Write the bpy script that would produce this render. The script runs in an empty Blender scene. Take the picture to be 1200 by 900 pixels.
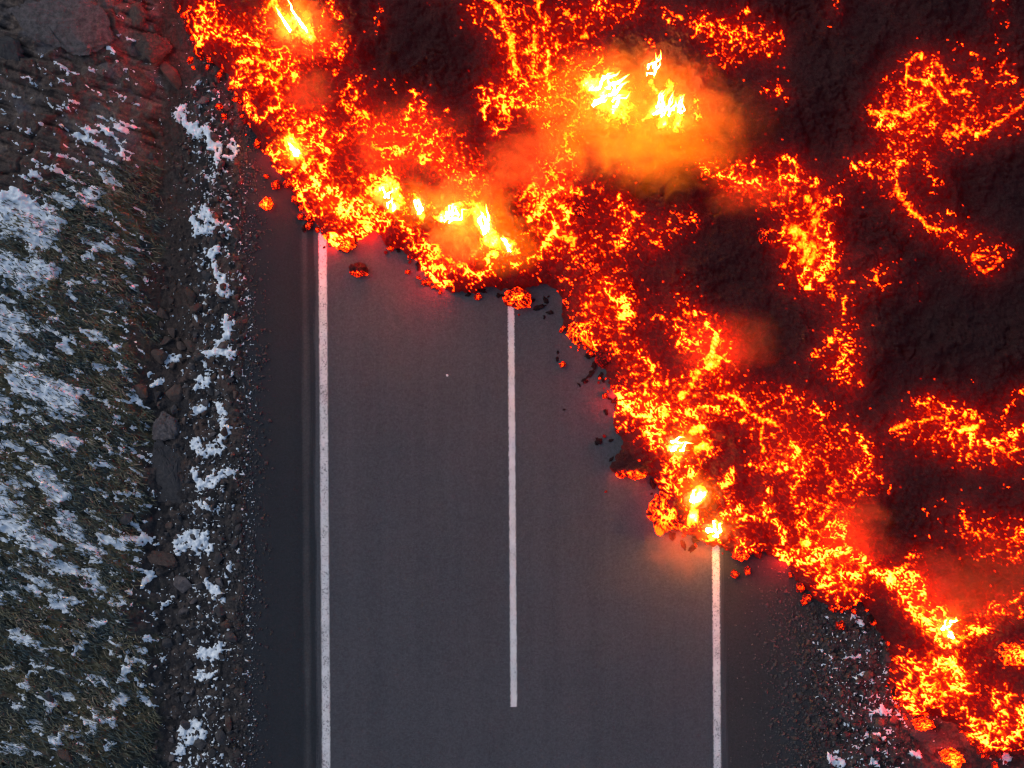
import bpy, bmesh, math, random
import numpy as np
from mathutils import Vector, Matrix

random.seed(7)
RNG = np.random.default_rng(11)
SC = bpy.context.scene
COL = SC.collection
S = 60.0          # photograph pixels per metre on the road surface
CAM_H = 22.0      # height of the drone above the road

# --------------------------------------------------------------------------------------------
#  helpers: noise
# --------------------------------------------------------------------------------------------
def _hash(ix, iy, seed):
    h = (ix.astype(np.int64) * 374761393 + iy.astype(np.int64) * 668265263 + seed * 1442695041) & 0xFFFFFFFF
    h = ((h ^ (h >> 13)) * 1274126177) & 0xFFFFFFFF
    h = h ^ (h >> 16)
    h = (h * 2246822519) & 0xFFFFFFFF
    h = h ^ (h >> 15)
    return h.astype(np.float64) / 4294967296.0

def vnoise(x, y, seed=0):
    ix = np.floor(x).astype(np.int64); iy = np.floor(y).astype(np.int64)
    fx = x - ix; fy = y - iy
    u = fx * fx * fx * (fx * (fx * 6 - 15) + 10); v = fy * fy * fy * (fy * (fy * 6 - 15) + 10)
    def g(dx, dy):
        a = _hash(ix + dx, iy + dy, seed) * 2 * np.pi
        return np.cos(a) * (fx - dx) + np.sin(a) * (fy - dy)
    n = (g(0, 0) * (1 - u) + g(1, 0) * u) * (1 - v) + (g(0, 1) * (1 - u) + g(1, 1) * u) * v
    return n * 1.4

def fbm(x, y, octv=4, seed=0, gain=0.5):
    a = 1.0; t = np.zeros_like(x, dtype=np.float64); tot = 0
    for o in range(octv):
        t += a * vnoise(x, y, seed + o * 17); tot += a
        x = x * 2.03 + 11.3; y = y * 2.03 + 4.7; a *= gain
    return t / tot * 1.5

def worley(x, y, seed=0):
    """F1, F2-F1 (edge measure), and a random id of the nearest cell"""
    ix = np.floor(x).astype(np.int64); iy = np.floor(y).astype(np.int64)
    f1 = np.full(x.shape, 9.0); f2 = np.full(x.shape, 9.0); cid = np.zeros(x.shape)
    for dx in (-1, 0, 1):
        for dy in (-1, 0, 1):
            cx = ix + dx; cy = iy + dy
            jx = cx + _hash(cx, cy, seed); jy = cy + _hash(cx, cy, seed + 91)
            d = np.hypot(x - jx, y - jy)
            idv = _hash(cx, cy, seed + 57)
            near = d < f1
            f2 = np.where(near, f1, np.minimum(f2, d))
            cid = np.where(near, idv, cid)
            f1 = np.where(near, d, f1)
    return f1, f2 - f1, cid

def sstep(a, b, x):
    t = np.clip((x - a) / (b - a), 0, 1)
    return t * t * (3 - 2 * t)

# --------------------------------------------------------------------------------------------
#  survey rasters: what lies where, read off the survey photograph in pixels (1 px = 1/60 m)
# --------------------------------------------------------------------------------------------
RX0, RY0, RX1, RY1 = -420, -420, 1620, 1320
RW, RH = RX1 - RX0, RY1 - RY0

def pts(s):
    return [tuple(float(v) for v in p.split(',')) for p in s.split()]

def stroke(ras, inten, r, s, hard=0.35, mode='max'):
    P = pts(s) if isinstance(s, str) else s
    if len(P) == 1: P = P + P
    R = r * 1.6 + 2
    for (x0, y0), (x1, y1) in zip(P[:-1], P[1:]):
        ax, bx = int(min(x0, x1) - R) - RX0, int(max(x0, x1) + R) + 2 - RX0
        ay, by = int(min(y0, y1) - R) - RY0, int(max(y0, y1) + R) + 2 - RY0
        ax = max(ax, 0); ay = max(ay, 0); bx = min(bx, RW); by = min(by, RH)
        if ax >= bx or ay >= by: continue
        X, Y = np.meshgrid(np.arange(ax, bx) + RX0, np.arange(ay, by) + RY0)
        dx, dy = x1 - x0, y1 - y0
        L2 = dx * dx + dy * dy
        t = np.clip(((X - x0) * dx + (Y - y0) * dy) / L2, 0, 1) if L2 > 0 else 0
        d = np.hypot(X - x0 - t * dx, Y - y0 - t * dy)
        f = inten * (1 - sstep(hard * r, 1.55 * r, d))
        sub = ras[ay:by, ax:bx]
        if mode == 'max': np.maximum(sub, f, out=sub)
        else: sub += f

def ellipse(ras, inten, cx, cy, rx, ry, rot=0, soft=1.6, mode='max'):
    R = max(rx, ry) * soft + 3
    ax, bx = max(int(cx - R) - RX0, 0), min(int(cx + R) + 2 - RX0, RW)
    ay, by = max(int(cy - R) - RY0, 0), min(int(cy + R) + 2 - RY0, RH)
    X, Y = np.meshgrid(np.arange(ax, bx) + RX0 - cx, np.arange(ay, by) + RY0 - cy)
    c, s_ = math.cos(math.radians(rot)), math.sin(math.radians(rot))
    d = np.hypot((X * c + Y * s_) / rx, (-X * s_ + Y * c) / ry)
    f = inten * (1 - sstep(2 - soft, soft, d))
    sub = ras[ay:by, ax:bx]
    if mode == 'max': np.maximum(sub, f, out=sub)
    else: sub += f

def blur(ras, sig):
    ky = np.fft.fftfreq(RH)[:, None]; kx = np.fft.rfftfreq(RW)[None, :]
    return np.fft.irfft2(np.fft.rfft2(ras) * np.exp(-2 * (np.pi * sig) ** 2 * (kx * kx + ky * ky)), s=ras.shape)

def look(ras, px, py):
    x = np.clip(px - RX0, 0, RW - 1.001); y = np.clip(py - RY0, 0, RH - 1.001)
    ix = x.astype(int); iy = y.astype(int); fx = x - ix; fy = y - iy
    return (ras[iy, ix] * (1 - fx) + ras[iy, ix + 1] * fx) * (1 - fy) + (ras[iy + 1, ix] * (1 - fx) + ras[iy + 1, ix + 1] * fx) * fy

def world(px, py, z=0.0):
    k = (CAM_H - z) / CAM_H / S
    return Vector(((px - 600) * k, (450 - py) * k, z))

def inside_poly(poly, X, Y):
    ins = np.zeros(X.shape, bool)
    n = len(poly)
    for i in range(n):
        x0, y0 = poly[i]; x1, y1 = poly[(i + 1) % n]
        if y0 == y1: continue
        c = ((Y >= y0) != (Y >= y1)) & (X < (x1 - x0) * (Y - y0) / (y1 - y0) + x0)
        ins ^= c
    return ins

def dist_poly(poly, X, Y):
    d = np.full(X.shape, 1e9)
    for (x0, y0), (x1, y1) in zip(poly[:-1], poly[1:]):
        dx, dy = x1 - x0, y1 - y0
        t = np.clip(((X - x0) * dx + (Y - y0) * dy) / (dx * dx + dy * dy), 0, 1)
        np.minimum(d, np.hypot(X - x0 - t * dx, Y - y0 - t * dy), out=d)
    return d


# --------------------------------------------------------------------------------------------
#  helpers: objects and materials
# --------------------------------------------------------------------------------------------
def tag(o, label=None, cat=None, group=None, kind=None):
    if label: o['label'] = label
    if cat: o['category'] = cat
    if group: o['group'] = group
    if kind: o['kind'] = kind
    return o

def link(name, me, parent=None, mat=None):
    o = bpy.data.objects.new(name, me)
    COL.objects.link(o)
    if parent is not None: o.parent = parent
    if mat is not None and me is not None:
        me.materials.clear(); me.materials.append(mat)
    return o

def empty(name, loc=(0, 0, 0)):
    o = bpy.data.objects.new(name, None); COL.objects.link(o); o.location = loc
    o.empty_display_size = 0.2
    return o

def mesh_np(name, V, F, attrs=None, smooth=True):
    """V (n,3); F (m,4) or (m,3) int array; attrs {name: (n,) float or (n,4) colour}"""
    me = bpy.data.meshes.new(name)
    V = np.asarray(V, np.float32); F = np.asarray(F, np.int32)
    k = F.shape[1]
    me.vertices.add(len(V)); me.vertices.foreach_set('co', V.ravel())
    me.loops.add(F.size); me.loops.foreach_set('vertex_index', F.ravel())
    me.polygons.add(len(F))
    me.polygons.foreach_set('loop_start', np.arange(0, F.size, k, dtype=np.int32))
    me.polygons.foreach_set('loop_total', np.full(len(F), k, np.int32))
    me.polygons.foreach_set('use_smooth', np.full(len(F), smooth, bool))
    for n, a in (attrs or {}).items():
        a = np.asarray(a, np.float32)
        if a.ndim == 1:
            me.attributes.new(n, 'FLOAT', 'POINT').data.foreach_set('value', a)
        else:
            if a.shape[1] == 3: a = np.concatenate([a, np.ones((len(a), 1), np.float32)], 1)
            me.attributes.new(n, 'FLOAT_COLOR', 'POINT').data.foreach_set('color', a.ravel())
    me.update(calc_edges=True)
    me.validate()
    return me

def grid_faces(ny, nx):
    i = np.arange(ny * nx).reshape(ny, nx)
    # rows run towards -Y, so this winding faces up
    return np.stack([i[:-1, :-1], i[1:, :-1], i[1:, 1:], i[:-1, 1:]], -1).reshape(-1, 4)

def cut(V, F, keep, attrs):
    """keep only some faces and the vertices they use"""
    F = F[keep]
    used = np.unique(F)
    remap = np.full(len(V), -1, np.int64); remap[used] = np.arange(len(used))
    return V[used], remap[F], {k: a[used] for k, a in attrs.items()}

def new_mat(name):
    m = bpy.data.materials.new(name); m.use_nodes = True
    nt = m.node_tree; nt.nodes.clear()
    out = nt.nodes.new('ShaderNodeOutputMaterial')
    return m, nt, out

class N:
    """tiny node-tree builder"""
    def __init__(s, nt): s.nt = nt
    def new(s, t, **kw):
        n = s.nt.nodes.new(t)
        for k, v in kw.items(): setattr(n, k, v)
        return n
    def link(s, a, b): s.nt.links.new(a, b)
    def attr(s, name): return s.new('ShaderNodeAttribute', attribute_name=name)
    def noise(s, vec, scale, detail=4, rough=0.55, dist=0.0):
        n = s.new('ShaderNodeTexNoise'); n.inputs['Scale'].default_value = scale
        n.inputs['Detail'].default_value = detail; n.inputs['Roughness'].default_value = rough
        n.inputs['Distortion'].default_value = dist
        if vec is not None: s.link(vec, n.inputs['Vector'])
        return n.outputs['Fac']
    def math(s, op, a, b=None, c=None, clamp=False):
        n = s.new('ShaderNodeMath', operation=op); n.use_clamp = clamp
        for i, v in enumerate((a, b, c)):
            if v is None: continue
            if isinstance(v, (int, float)): n.inputs[i].default_value = v
            else: s.link(v, n.inputs[i])
        return n.outputs[0]
    def remap(s, v, a, b, c=0.0, d=1.0, smooth=False):
        n = s.new('ShaderNodeMapRange'); n.clamp = True
        if smooth: n.interpolation_type = 'SMOOTHSTEP'
        s.link(v, n.inputs['Value'])
        for k, q in zip(('From Min', 'From Max', 'To Min', 'To Max'), (a, b, c, d)): n.inputs[k].default_value = q
        return n.outputs['Result']
    def mix(s, f, a, b, blend='MIX'):
        n = s.new('ShaderNodeMix', data_type='RGBA', blend_type=blend)
        for sock, v in ((n.inputs[0], f), (n.inputs[6], a), (n.inputs[7], b)):
            if isinstance(v, (int, float)): sock.default_value = v
            elif isinstance(v, tuple): sock.default_value = (*v, 1) if len(v) == 3 else v
            else: s.link(v, sock)
        return n.outputs[2]
    def ramp(s, v, stops, interp='LINEAR'):
        n = s.new('ShaderNodeValToRGB'); s.link(v, n.inputs[0])
        cr = n.color_ramp; cr.interpolation = interp
        cr.elements[0].position = stops[0][0]; cr.elements[1].position = stops[-1][0]
        for p, c in stops[1:-1]: cr.elements.new(p)
        for e, (p, c) in zip(sorted(cr.elements, key=lambda q: q.position), stops):
            e.color = (*c, 1) if len(c) == 3 else c
        return n.outputs[0]
    def bump(s, h, strength=0.5, dist=0.02):
        n = s.new('ShaderNodeBump'); n.inputs['Strength'].default_value = strength
        n.inputs['Distance'].default_value = dist; s.link(h, n.inputs['Height'])
        return n.outputs[0]
    def pos(s): return s.new('ShaderNodeNewGeometry').outputs['Position']
    def obj(s): return s.new('ShaderNodeTexCoord').outputs['Object']

def principled(b, out, color, rough=0.8, spec=0.3, normal=None, emis=None, estr=None):
    p = b.new('ShaderNodeBsdfPrincipled')
    for k, v in (('Base Color', color), ('Roughness', rough), ('Specular IOR Level', spec), ('Normal', normal),
                 ('Emission Color', emis), ('Emission Strength', estr)):
        if v is None: continue
        if isinstance(v, (int, float)): p.inputs[k].default_value = v
        elif isinstance(v, tuple): p.inputs[k].default_value = (*v, 1)
        else: b.link(v, p.inputs[k])
    b.link(p.outputs[0], out.inputs['Surface'])
    return p

# --------------------------------------------------------------------------------------------
#  where the lava is hot: clinker clusters (C), single veins (V), open melt (M), cold plates (D), painted red glow (W)
# --------------------------------------------------------------------------------------------
CLUSTERS = """
.7 8 240,3 235,14 250,8|.45 6 210,10 214,13|.85 10 245,25 240,35 238,45 250,40|.7 4 245,25 268,20|.6 4 235,35 233,48
.6 4 254,57|.4 7 240,60|.85 7 268,40 285,38 292,45 298,53|.6 6 270,50 290,52|.6 4 285,22 290,25 300,27|.4 4 275,7
.45 12 303,20 305,35 318,25|.7 5 385,5 393,15 398,20|.6 4 380,15 382,25|.6 12 370,47 385,50 395,57 400,65|.6 3 405,47
.45 5 390,75 393,88|.6 8 360,55 370,70|.8 9 285,70 305,70 318,76 335,70 340,80 345,88|.75 8 275,88 285,100 298,95 303,97
.6 5 282,95 290,105|.8 4 292,110 292,125 296,135 305,143 313,138 320,130 330,125|.7 6 315,95 322,110 330,118
.7 5 330,122 338,125 345,132 352,138|.75 5 345,160 340,150 345,148|.7 5 330,140 332,150|.6 4 355,132|.8 6 382,128 375,140 370,148 378,155
.8 8 360,145 355,150 346,158|.8 6 325,178 335,170|.55 4 410,95 412,105 408,118|.6 5 427,95 420,105 419,120|.5 5 425,130 432,138
.7 4 395,160 415,162 430,165 440,175|.8 8 365,165 385,175 395,165|.8 6 320,178 325,185 330,200 337,200|.75 6 355,168 365,172 385,170 392,175
.9 9 358,195 365,205 370,215|.75 6 385,188 380,200 385,205|.65 5 405,200 420,198 422,212 432,220 435,205|.85 7 450,180 455,200 445,210
.95 9 360,220 375,225 395,225 405,238|.65 6 345,225 355,232 347,230|.95 12 380,240 400,245 415,250 420,240|.8 5 375,245 385,255
.7 6 362,253|.9 7 435,245 445,255 455,262|.75 8 425,262 420,270 432,268|.6 5 425,280|.8 9 395,275 392,288 405,283 400,278
.6 7 400,262 412,270|.85 7 475,262 485,275 490,285 497,293|.5 4 457,285 465,290|.85 8 500,290 508,300 500,315 512,320
.75 6 480,175 500,165 512,170|.8 6 495,188 515,182 522,195 530,205|.65 5 535,212 550,212 553,200 562,205|.8 6 485,275 490,290
.8 5 510,292 507,300|.85 7 515,315 520,325 518,335|.85 7 540,315 555,325 575,318 570,300|.85 7 565,295 580,300|.75 6 600,310 615,315 625,300 635,295
.8 7 635,290 645,278 660,262 668,255 655,245|.8 7 640,250 650,262|.8 10 630,240 625,255 640,232 655,225|.75 8 625,222 640,240
.7 4 655,220 665,225 680,225|.7 4 615,265 617,275|.5 5 603,257|.6 8 640,220 645,205 655,195 660,185|.6 6 660,285 655,300 645,300|.45 4 630,328
.6 6 700,275 705,290 695,285|.5 8 733,195|.5 4 730,215|.5 5 800,175 805,185|.75 5 815,192 825,195 835,205|.85 5 840,208 860,208 875,213 890,212 900,208
.6 4 882,185 885,195|.6 3 860,198 868,190|.75 6 910,190 920,185 930,192 935,195|.8 6 915,205 930,210 945,210 952,215|.7 6 915,275|.7 6 910,285 930,292
.85 7 945,310 940,325 950,335|.8 7 725,230 730,250 735,262 728,285|.6 5 745,245 752,260|.55 5 765,285 780,275 768,270|.6 4 778,250 783,258
.4 4 795,268|.5 5 805,260 812,255|.4 6 722,300 735,335|.4 8 920,310|.45 7 918,335|.7 4 960,237 972,235 980,245 985,230|.4 4 982,215 990,205
.75 4 997,195 1005,200 1010,192 1025,192 1035,193 1045,190 1053,192|.6 5 1045,168 1040,185|.6 8 1070,160|.75 4 1048,200 1046,215 1048,222
.6 5 1095,270 1105,270 1110,280|.55 7 1110,285 1120,290 1128,285 1125,275 1140,280|.6 5 1110,250|.5 2 1118,252|.55 6 1083,180 1085,195 1095,210 1100,218
.4 4 1092,228|.4 4 1087,218|.4 2 998,260|.8 9 960,270 970,280 975,300 965,310 960,325|.4 4 1170,285|.35 5 1187,290|.45 8 1040,310 1030,320 1035,335
.4 3 1075,333|.4 3 1098,315|.5 3 978,2 977,10|.45 4 966,15|.45 4 983,25|.3 3 968,30 973,36|.7 6 1080,68 1090,70 1088,90|.75 4 1065,105 1078,108 1085,100
.8 6 1030,135 1030,148 1043,150 1044,145|.6 3 1060,108 1062,125|.6 6 1058,160 1068,150 1085,150 1098,148|.6 6 1065,165 1080,160|.5 5 1047,168
.75 6 1143,158|.4 7 1118,170 1130,172|.55 4 1125,55 1130,65 1143,63|.45 3 1120,50 1135,70|.6 4 1152,98 1160,105 1175,100 1185,95 1178,85|.6 4 1190,115 1198,112
.45 5 1165,2 1175,3|.3 8 1165,12|.45 5 1178,28|.3 4 1165,40 1168,65|.4 3 1190,150 1192,155|.75 7 690,2 705,5 695,15|.65 9 715,10 725,18 735,5
.6 6 745,5 748,15|.4 4 755,20|.7 4 684,30 686,42|.7 4 700,55 698,65 702,75|.45 5 757,45 765,55|.75 5 815,115 813,130 818,140|.6 4 820,155 828,165
.65 5 775,10 780,20 785,28 795,22|.45 3 800,22|.5 3 797,7|.65 10 815,35 822,22 830,35 840,45 850,30 855,40 862,50|.7 5 868,20 875,15|.5 3 857,8
.65 9 875,40 880,55 890,50 905,40 908,55 900,62|.5 8 835,65 845,75 860,75|.65 7 900,103 910,107 918,115|.5 3 890,107|.4 3 800,35 810,35
.3 6 447,8 445,25 443,40|.25 10 510,0|.6 7 550,8 555,20 560,28|.55 6 570,15 575,30 585,45|.5 4 585,55|.6 3 580,0 600,15 612,15|.6 4 600,40 610,35 605,50 615,48
.7 5 635,35 645,45 640,50|.6 5 605,60 620,65 630,68|.6 7 650,60 665,52 668,60 665,70|.68 12 570,112 590,110 610,102 630,105|.8 5 565,105 572,120 570,138
.7 14 590,125 615,120 635,120|.65 6 585,150 575,158 590,152|.6 5 600,95 600,80|.6 6 640,145 642,160 640,172|.5 5 680,160|.75 4 483,108 487,118 480,130 478,140
.75 4 487,118 497,120 500,140|.7 5 475,145 483,150 490,148|.5 3 461,102|.5 4 444,98|.5 4 525,130 522,140|.4 3 520,148|.65 4 440,140 445,148|.55 5 452,155 460,160
.7 6 505,162 512,155 508,170|.6 6 490,160 485,170|.8 6 440,175 455,178 470,178|.7 5 515,178 530,172|.6 4 540,175 550,172
.6 6 670,330 665,328|.5 4 660,338|.85 10 705,328 710,340 725,350 735,358 733,370|.6 10 685,345 690,352|.6 5 725,380 735,375|.75 10 685,388 695,398|.6 8 700,375 712,380 715,385
.75 7 745,405 755,420 765,435 770,450|.6 6 735,430 743,445|.6 4 765,375 770,370 780,375|.4 4 752,375|.5 6 790,345 800,350 805,357|.3 4 785,335 790,330 803,315|.3 5 765,350 768,345
.75 8 790,385 800,395 800,405 815,400|.85 5 815,365 825,375 835,385 840,395|.8 4 850,380 840,390|.65 5 855,400 858,405|.7 7 825,432 835,425 850,425|.6 4 845,440 842,450|.5 4 860,432
.65 5 790,445 800,440|.75 8 760,460 765,470|.85 9 745,465 760,475 780,475|.6 4 780,445 783,455|.7 5 845,480 860,478
.95 12 730,470 745,480 760,480 770,490 765,505 770,520|.7 6 722,490 735,495|.6 5 750,512|.8 6 795,480 815,485 820,475 850,480|.9 7 790,540 800,545 785,530|.8 5 780,550 787,558
.9 8 810,550 805,560 795,570|.7 6 830,530 840,525|.8 7 855,555 850,565 845,570|.7 5 860,485 870,495 885,505|.7 6 775,570 785,575|.9 6 840,615 855,600 865,595
.85 5 895,570 897,585 890,595|.8 8 855,585|.85 8 870,625 865,635 880,642|.85 6 905,610 915,625 920,635|.8 7 925,515 935,530 920,545|.6 5 910,520 930,510|.7 8 910,550 900,545 880,545
.8 6 900,600 890,603 870,608|.7 8 945,540 935,560|.6 8 800,500 790,490|.7 7 800,590 795,575
.75 7 945,325 960,320 955,335|.45 6 915,335|.4 3 978,337|.45 6 1015,325 1030,322 1030,335 1015,338|.5 3 990,340 998,333|.55 4 988,345 987,365 988,378 1000,380
.65 5 990,388 995,395 980,400 970,398|.75 5 992,405 998,415 997,425|.55 7 955,415 965,418|.65 6 968,430 975,435|.75 7 985,420 985,440 995,435 992,445|.5 4 1008,450 1000,445|.35 8 1010,410
.4 4 935,430|.55 8 915,465 925,460 935,465 940,475|.7 5 952,475 960,482 962,490|.5 4 975,472 982,478|.5 4 995,485|.5 3 990,497|.35 3 1075,335 1075,352
.8 7 1000,510 1008,515 1015,525 1015,540 1010,548 1000,555|.6 6 980,510 990,505|.7 4 1020,558 1030,557|.55 5 1040,570|.4 8 995,565|.5 4 980,588
.6 8 1075,475 1085,470 1095,468|.75 8 1110,475 1115,482|.7 8 1130,485 1145,490|.7 4 1055,510 1075,500|.6 10 1085,515 1095,520|.75 6 1108,505 1112,515 1120,525 1130,535 1125,540
.85 8 1135,510 1140,520 1150,520 1165,518|.5 8 1128,535|.5 4 1170,495 1175,490|.85 6 1180,515 1190,505 1200,500|.7 6 1190,525 1200,520|.65 5 1183,460 1187,468 1200,456|.65 4 1177,475 1175,482
.4 4 1137,448|.35 3 1144,465|.5 3 1150,550|.45 6 1165,540 1175,545|.5 4 1190,540|.5 3 1140,548|.4 3 1075,530 1073,540|.4 4 1100,585 1097,595|.45 3 1118,577|.4 3 1125,595 1120,590|.4 3 1080,596|.4 4 1180,570|.4 3 1200,560
.75 6 925,575 930,590 945,595 940,585|.75 6 945,610 935,615|.6 5 930,570|.85 6 915,640 912,655|.8 7 960,620 975,615 990,620|.9 6 975,628 990,625|.95 10 930,650 950,655 965,650 985,645|.8 8 945,635 960,640
.9 7 990,640 1000,650 1015,658|.85 9 960,665 965,680 980,690|.9 9 985,675 1005,675|.75 5 995,700 1010,697|.8 4 983,704|.5 4 960,688|.95 9 1025,670 1040,675 1055,690 1065,705 1075,720
.85 10 1050,672 1070,680 1080,695|.7 5 1065,650 1072,648|.6 4 1073,660|.5 3 1083,645|.6 4 1082,670|.95 9 1090,710 1100,720 1085,725 1095,740 1105,755|.85 9 1135,740 1150,735 1145,730|.7 5 1120,725
.75 5 1155,715 1165,710 1180,705 1190,700 1200,695|.6 7 1165,725 1170,715|.5 6 1195,715 1190,720|.7 4 1128,757|.9 10 1190,765 1200,772|.4 4 1165,762 1170,755|.75 6 1190,620 1198,625 1193,610|.6 4 1170,640
.55 5 1180,648 1190,648 1178,655|.5 6 1155,650 1140,653|.4 4 1135,638|.45 4 1125,662 1120,655|.5 3 1088,628 1095,640|.4 3 1100,610|.5 4 1128,602 1130,608 1135,615|.5 3 1083,602
.8 6 1055,770 1065,775 1080,778|.6 4 1047,762|.8 4 1050,797 1058,797|.95 11 1080,785 1095,780 1110,775 1120,785 1118,800 1130,805|.95 8 1060,810 1065,825 1070,830|.9 8 1085,800 1090,812 1080,820|.8 5 1108,812 1115,815
.75 4 1110,825 1120,823|.6 4 1105,835|.6 6 1140,790|.5 5 1148,782 1150,775|.85 7 1170,805 1165,815 1170,830 1175,840|.8 6 1180,815 1185,822|.7 5 1172,800|.8 6 1130,830 1140,845 1145,858
.95 7 1197,830 1195,850 1185,865 1170,868 1155,868 1145,860|.85 7 1160,850 1175,855|.6 5 1200,878
.45 22 520,165 560,210|.5 18 640,180 650,260 680,300|.30 20 700,230 760,290 800,260|.45 22 850,210 950,230|.36 16 940,310 985,350 985,420|.38 28 880,470 960,520 1000,560|.45 24 960,600 1010,560|.42 22 1100,150 1180,140
.34 16 1080,262 1170,300|.42 24 1140,620 1190,640|.40 20 800,370 850,440|.45 20 690,360 740,420|.5 18 410,120 440,160 500,150|.42 20 330,20 400,60|.45 16 600,20 680,20 740,10|.4 18 1020,200 1060,180|.36 20 1060,500 1180,530|.45 20 660,200 650,100
"""
VEINS = """
.8 2.5 295,55 308,48 310,58 325,60 335,55 340,60|.9 3 300,68 318,76 330,90 325,98|.9 4 425,170 445,176|.85 3 505,303 520,300 535,312 545,310|.9 3 613,230 625,215 630,240 625,255 640,230 655,225
.7 3 1138,300 1155,300 1170,305 1160,315 1152,320 1142,312 1137,303|.8 4 1048,222 1055,235 1063,245 1075,255 1085,266 1095,268|.8 3 1070,68 1060,80 1063,92 1075,95 1085,95
.8 3 1097,75 1105,90 1115,108 1130,108 1135,110|.85 3 1085,95 1095,105 1107,122|.75 3.5 1040,95 1045,105 1038,115 1037,125|.9 3.5 1020,134 1035,132 1045,132 1058,137 1070,130 1085,122 1090,118
.7 3 1140,125 1128,140 1125,150|.6 3 1140,125 1148,140|.75 3 1108,155 1118,160 1130,152 1138,158 1150,158 1160,148 1170,145 1180,135 1195,125 1200,118|.6 2.5 1140,92 1145,80 1148,92 1140,92|.6 2 1178,72 1170,80|.6 2 1128,112 1130,105
.95 4.5 575,0 585,12 592,25 598,40 600,58|.9 3 600,58 603,70 601,90|.7 2.5 615,8 625,10 632,3|.85 2.5 630,2 633,22|.7 2 640,15 640,25|.9 3 625,32 626,55 628,60|1. 3.5 642,60 643,80 640,95 645,103|.85 3 625,75 622,90 638,90
.75 3 640,115 642,130|.8 3 645,115 660,115 672,120 678,130 677,142 665,150 662,165 665,178|.95 3 840,465 855,463 865,468 873,478 878,485 890,490 905,495 912,500|.95 2.6 892,500 890,515 892,530|.9 3 838,395 835,405 828,418 840,418 850,415
.85 3.5 1045,503 1060,497 1080,495 1090,490 1105,488|.9 2.5 1050,192 1048,205|.85 2.5 655,180 645,200 650,215|.7 2 975,5 978,12|.8 3 450,180 470,178 490,165
"""
MELT = """
.85 7 322,0 330,15 338,27|1. 9 342,27 352,38 366,43|1.2 3 365,45|.85 6 345,92|.8 5 352,150|1. 8 340,165 350,178 345,184|1.25 5 345,180 352,185|1. 8 437,225 450,216 460,216 468,235|1.25 5 455,250 465,243
.85 7 490,235 493,253|1.3 6 515,257 525,249 538,241|1. 10 555,245 565,260 572,275 578,284|1.25 4 570,278 580,283|1. 6 595,285 603,293|.8 6 685,42|1.5 10 692,98 705,105 715,114 720,124|1. 16 692,98 712,112 725,130
1. 3 766,72 764,85 763,100 768,110|1.2 4 775,125 765,132 755,142|1.3 5 775,123 774,146|.95 4 785,100 778,115|1. 4 795,115 793,130 797,142 788,155|.70 7 945,235 955,247 955,260 950,275|.72 11 925,266 936,280 949,292 945,308|.65 6 940,328
.9 4 838,395 835,407 828,418 842,418|.85 6 815,440 805,455 800,465|1.3 4 785,526 790,522 798,520|.9 6 810,505 825,500|.85 5 815,527 830,520|1.3 6 821,572 815,587 812,605|1.4 7 810,608|1.2 5 838,618 833,630|.95 4 1123,505 1135,502 1143,498
1.05 5 1108,730 1110,745 1116,750|.9 5 1112,775 1118,782|.75 12 835,428|.8 6 1190,770
"""
PLATES = """
.9 9 308,120|.9 14 405,183 430,183|.9 10 410,212|.7 8 367,243|.8 8 385,243|.8 9 460,275|.9 14 545,268 540,285|.8 4 490,282|.8 6 612,52|.85 7 612,73|.7 7 620,5|.7 5 1070,83|.6 5 1072,116|.6 4 1045,118|.8 6 703,356
.8 6 850,393|.8 14 850,510 855,520|.95 10 875,568 882,582|.85 10 880,621 895,621|.8 6 1098,495|.7 5 1115,513|.6 3 1127,510|.7 5 1180,517|.8 10 1000,530 985,545|.8 14 925,500 940,505|.8 8 945,490|.7 8 740,535 730,525|.6 9 920,590 918,600
"""
PAINTED_GLOW = """
.5 22 1005,625|.35 20 870,228 890,232|.4 30 1150,690 1190,670|.3 22 1000,455|.35 30 850,395 870,390|.3 16 1085,475|.35 25 325,110 350,120|.3 30 470,160 510,200|.3 25 440,135|.35 30 600,190|.3 40 560,230|.3 30 590,70
.3 45 800,160|.3 30 945,290|.25 25 1075,120|.3 30 985,600|.3 30 1080,720|.3 30 1110,810|.25 25 1150,755|.25 24 850,640|.25 30 930,540|.3 20 690,360|.25 20 1180,540|.22 40 1120,640 1180,640|.25 30 980,690
"""
# the leading edge of the flow, from the top of the picture round to its right side
FRONT = pts("-600,-3200 -60,-1500 120,-420 150,-220 185,-80 205,0 222,35 232,62 250,72 264,88 271,104 284,128 292,150 302,168 312,182 322,196 340,222 352,243 368,262 382,282 396,292 "
            "420,281 440,270 452,288 470,292 490,312 505,332 520,341 545,345 560,341 585,338 600,341 622,338 640,333 650,340 657,350 658,372 664,388 672,398 684,406 698,414 706,430 "
            "716,452 722,470 716,492 726,512 728,535 742,552 764,560 772,575 764,596 776,612 800,626 826,638 846,642 862,652 885,650 905,652 925,664 940,690 955,702 975,716 990,712 1012,706 1022,722 1035,745 "
            "1046,762 1048,780 1044,800 1054,822 1072,838 1092,832 1108,842 1126,850 1140,872 1160,884 1185,880 1215,888 1290,900 1400,960 1640,990 2400,1060 4200,1300")
FLOW = FRONT + [(4200, -3200)]

def raster(spec, **kw):
    r = np.zeros((RH, RW))
    for item in spec.replace('\n', '|').split('|'):
        if item.strip():
            i, rad, p = item.strip().split(' ', 2)
            stroke(r, float(i), float(rad), p, **kw)
    return r

R_C, R_V, R_M, R_D, R_W = raster(CLUSTERS), raster(VEINS, hard=0.2), raster(MELT), raster(PLATES), raster(PAINTED_GLOW, hard=0.1)
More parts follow.
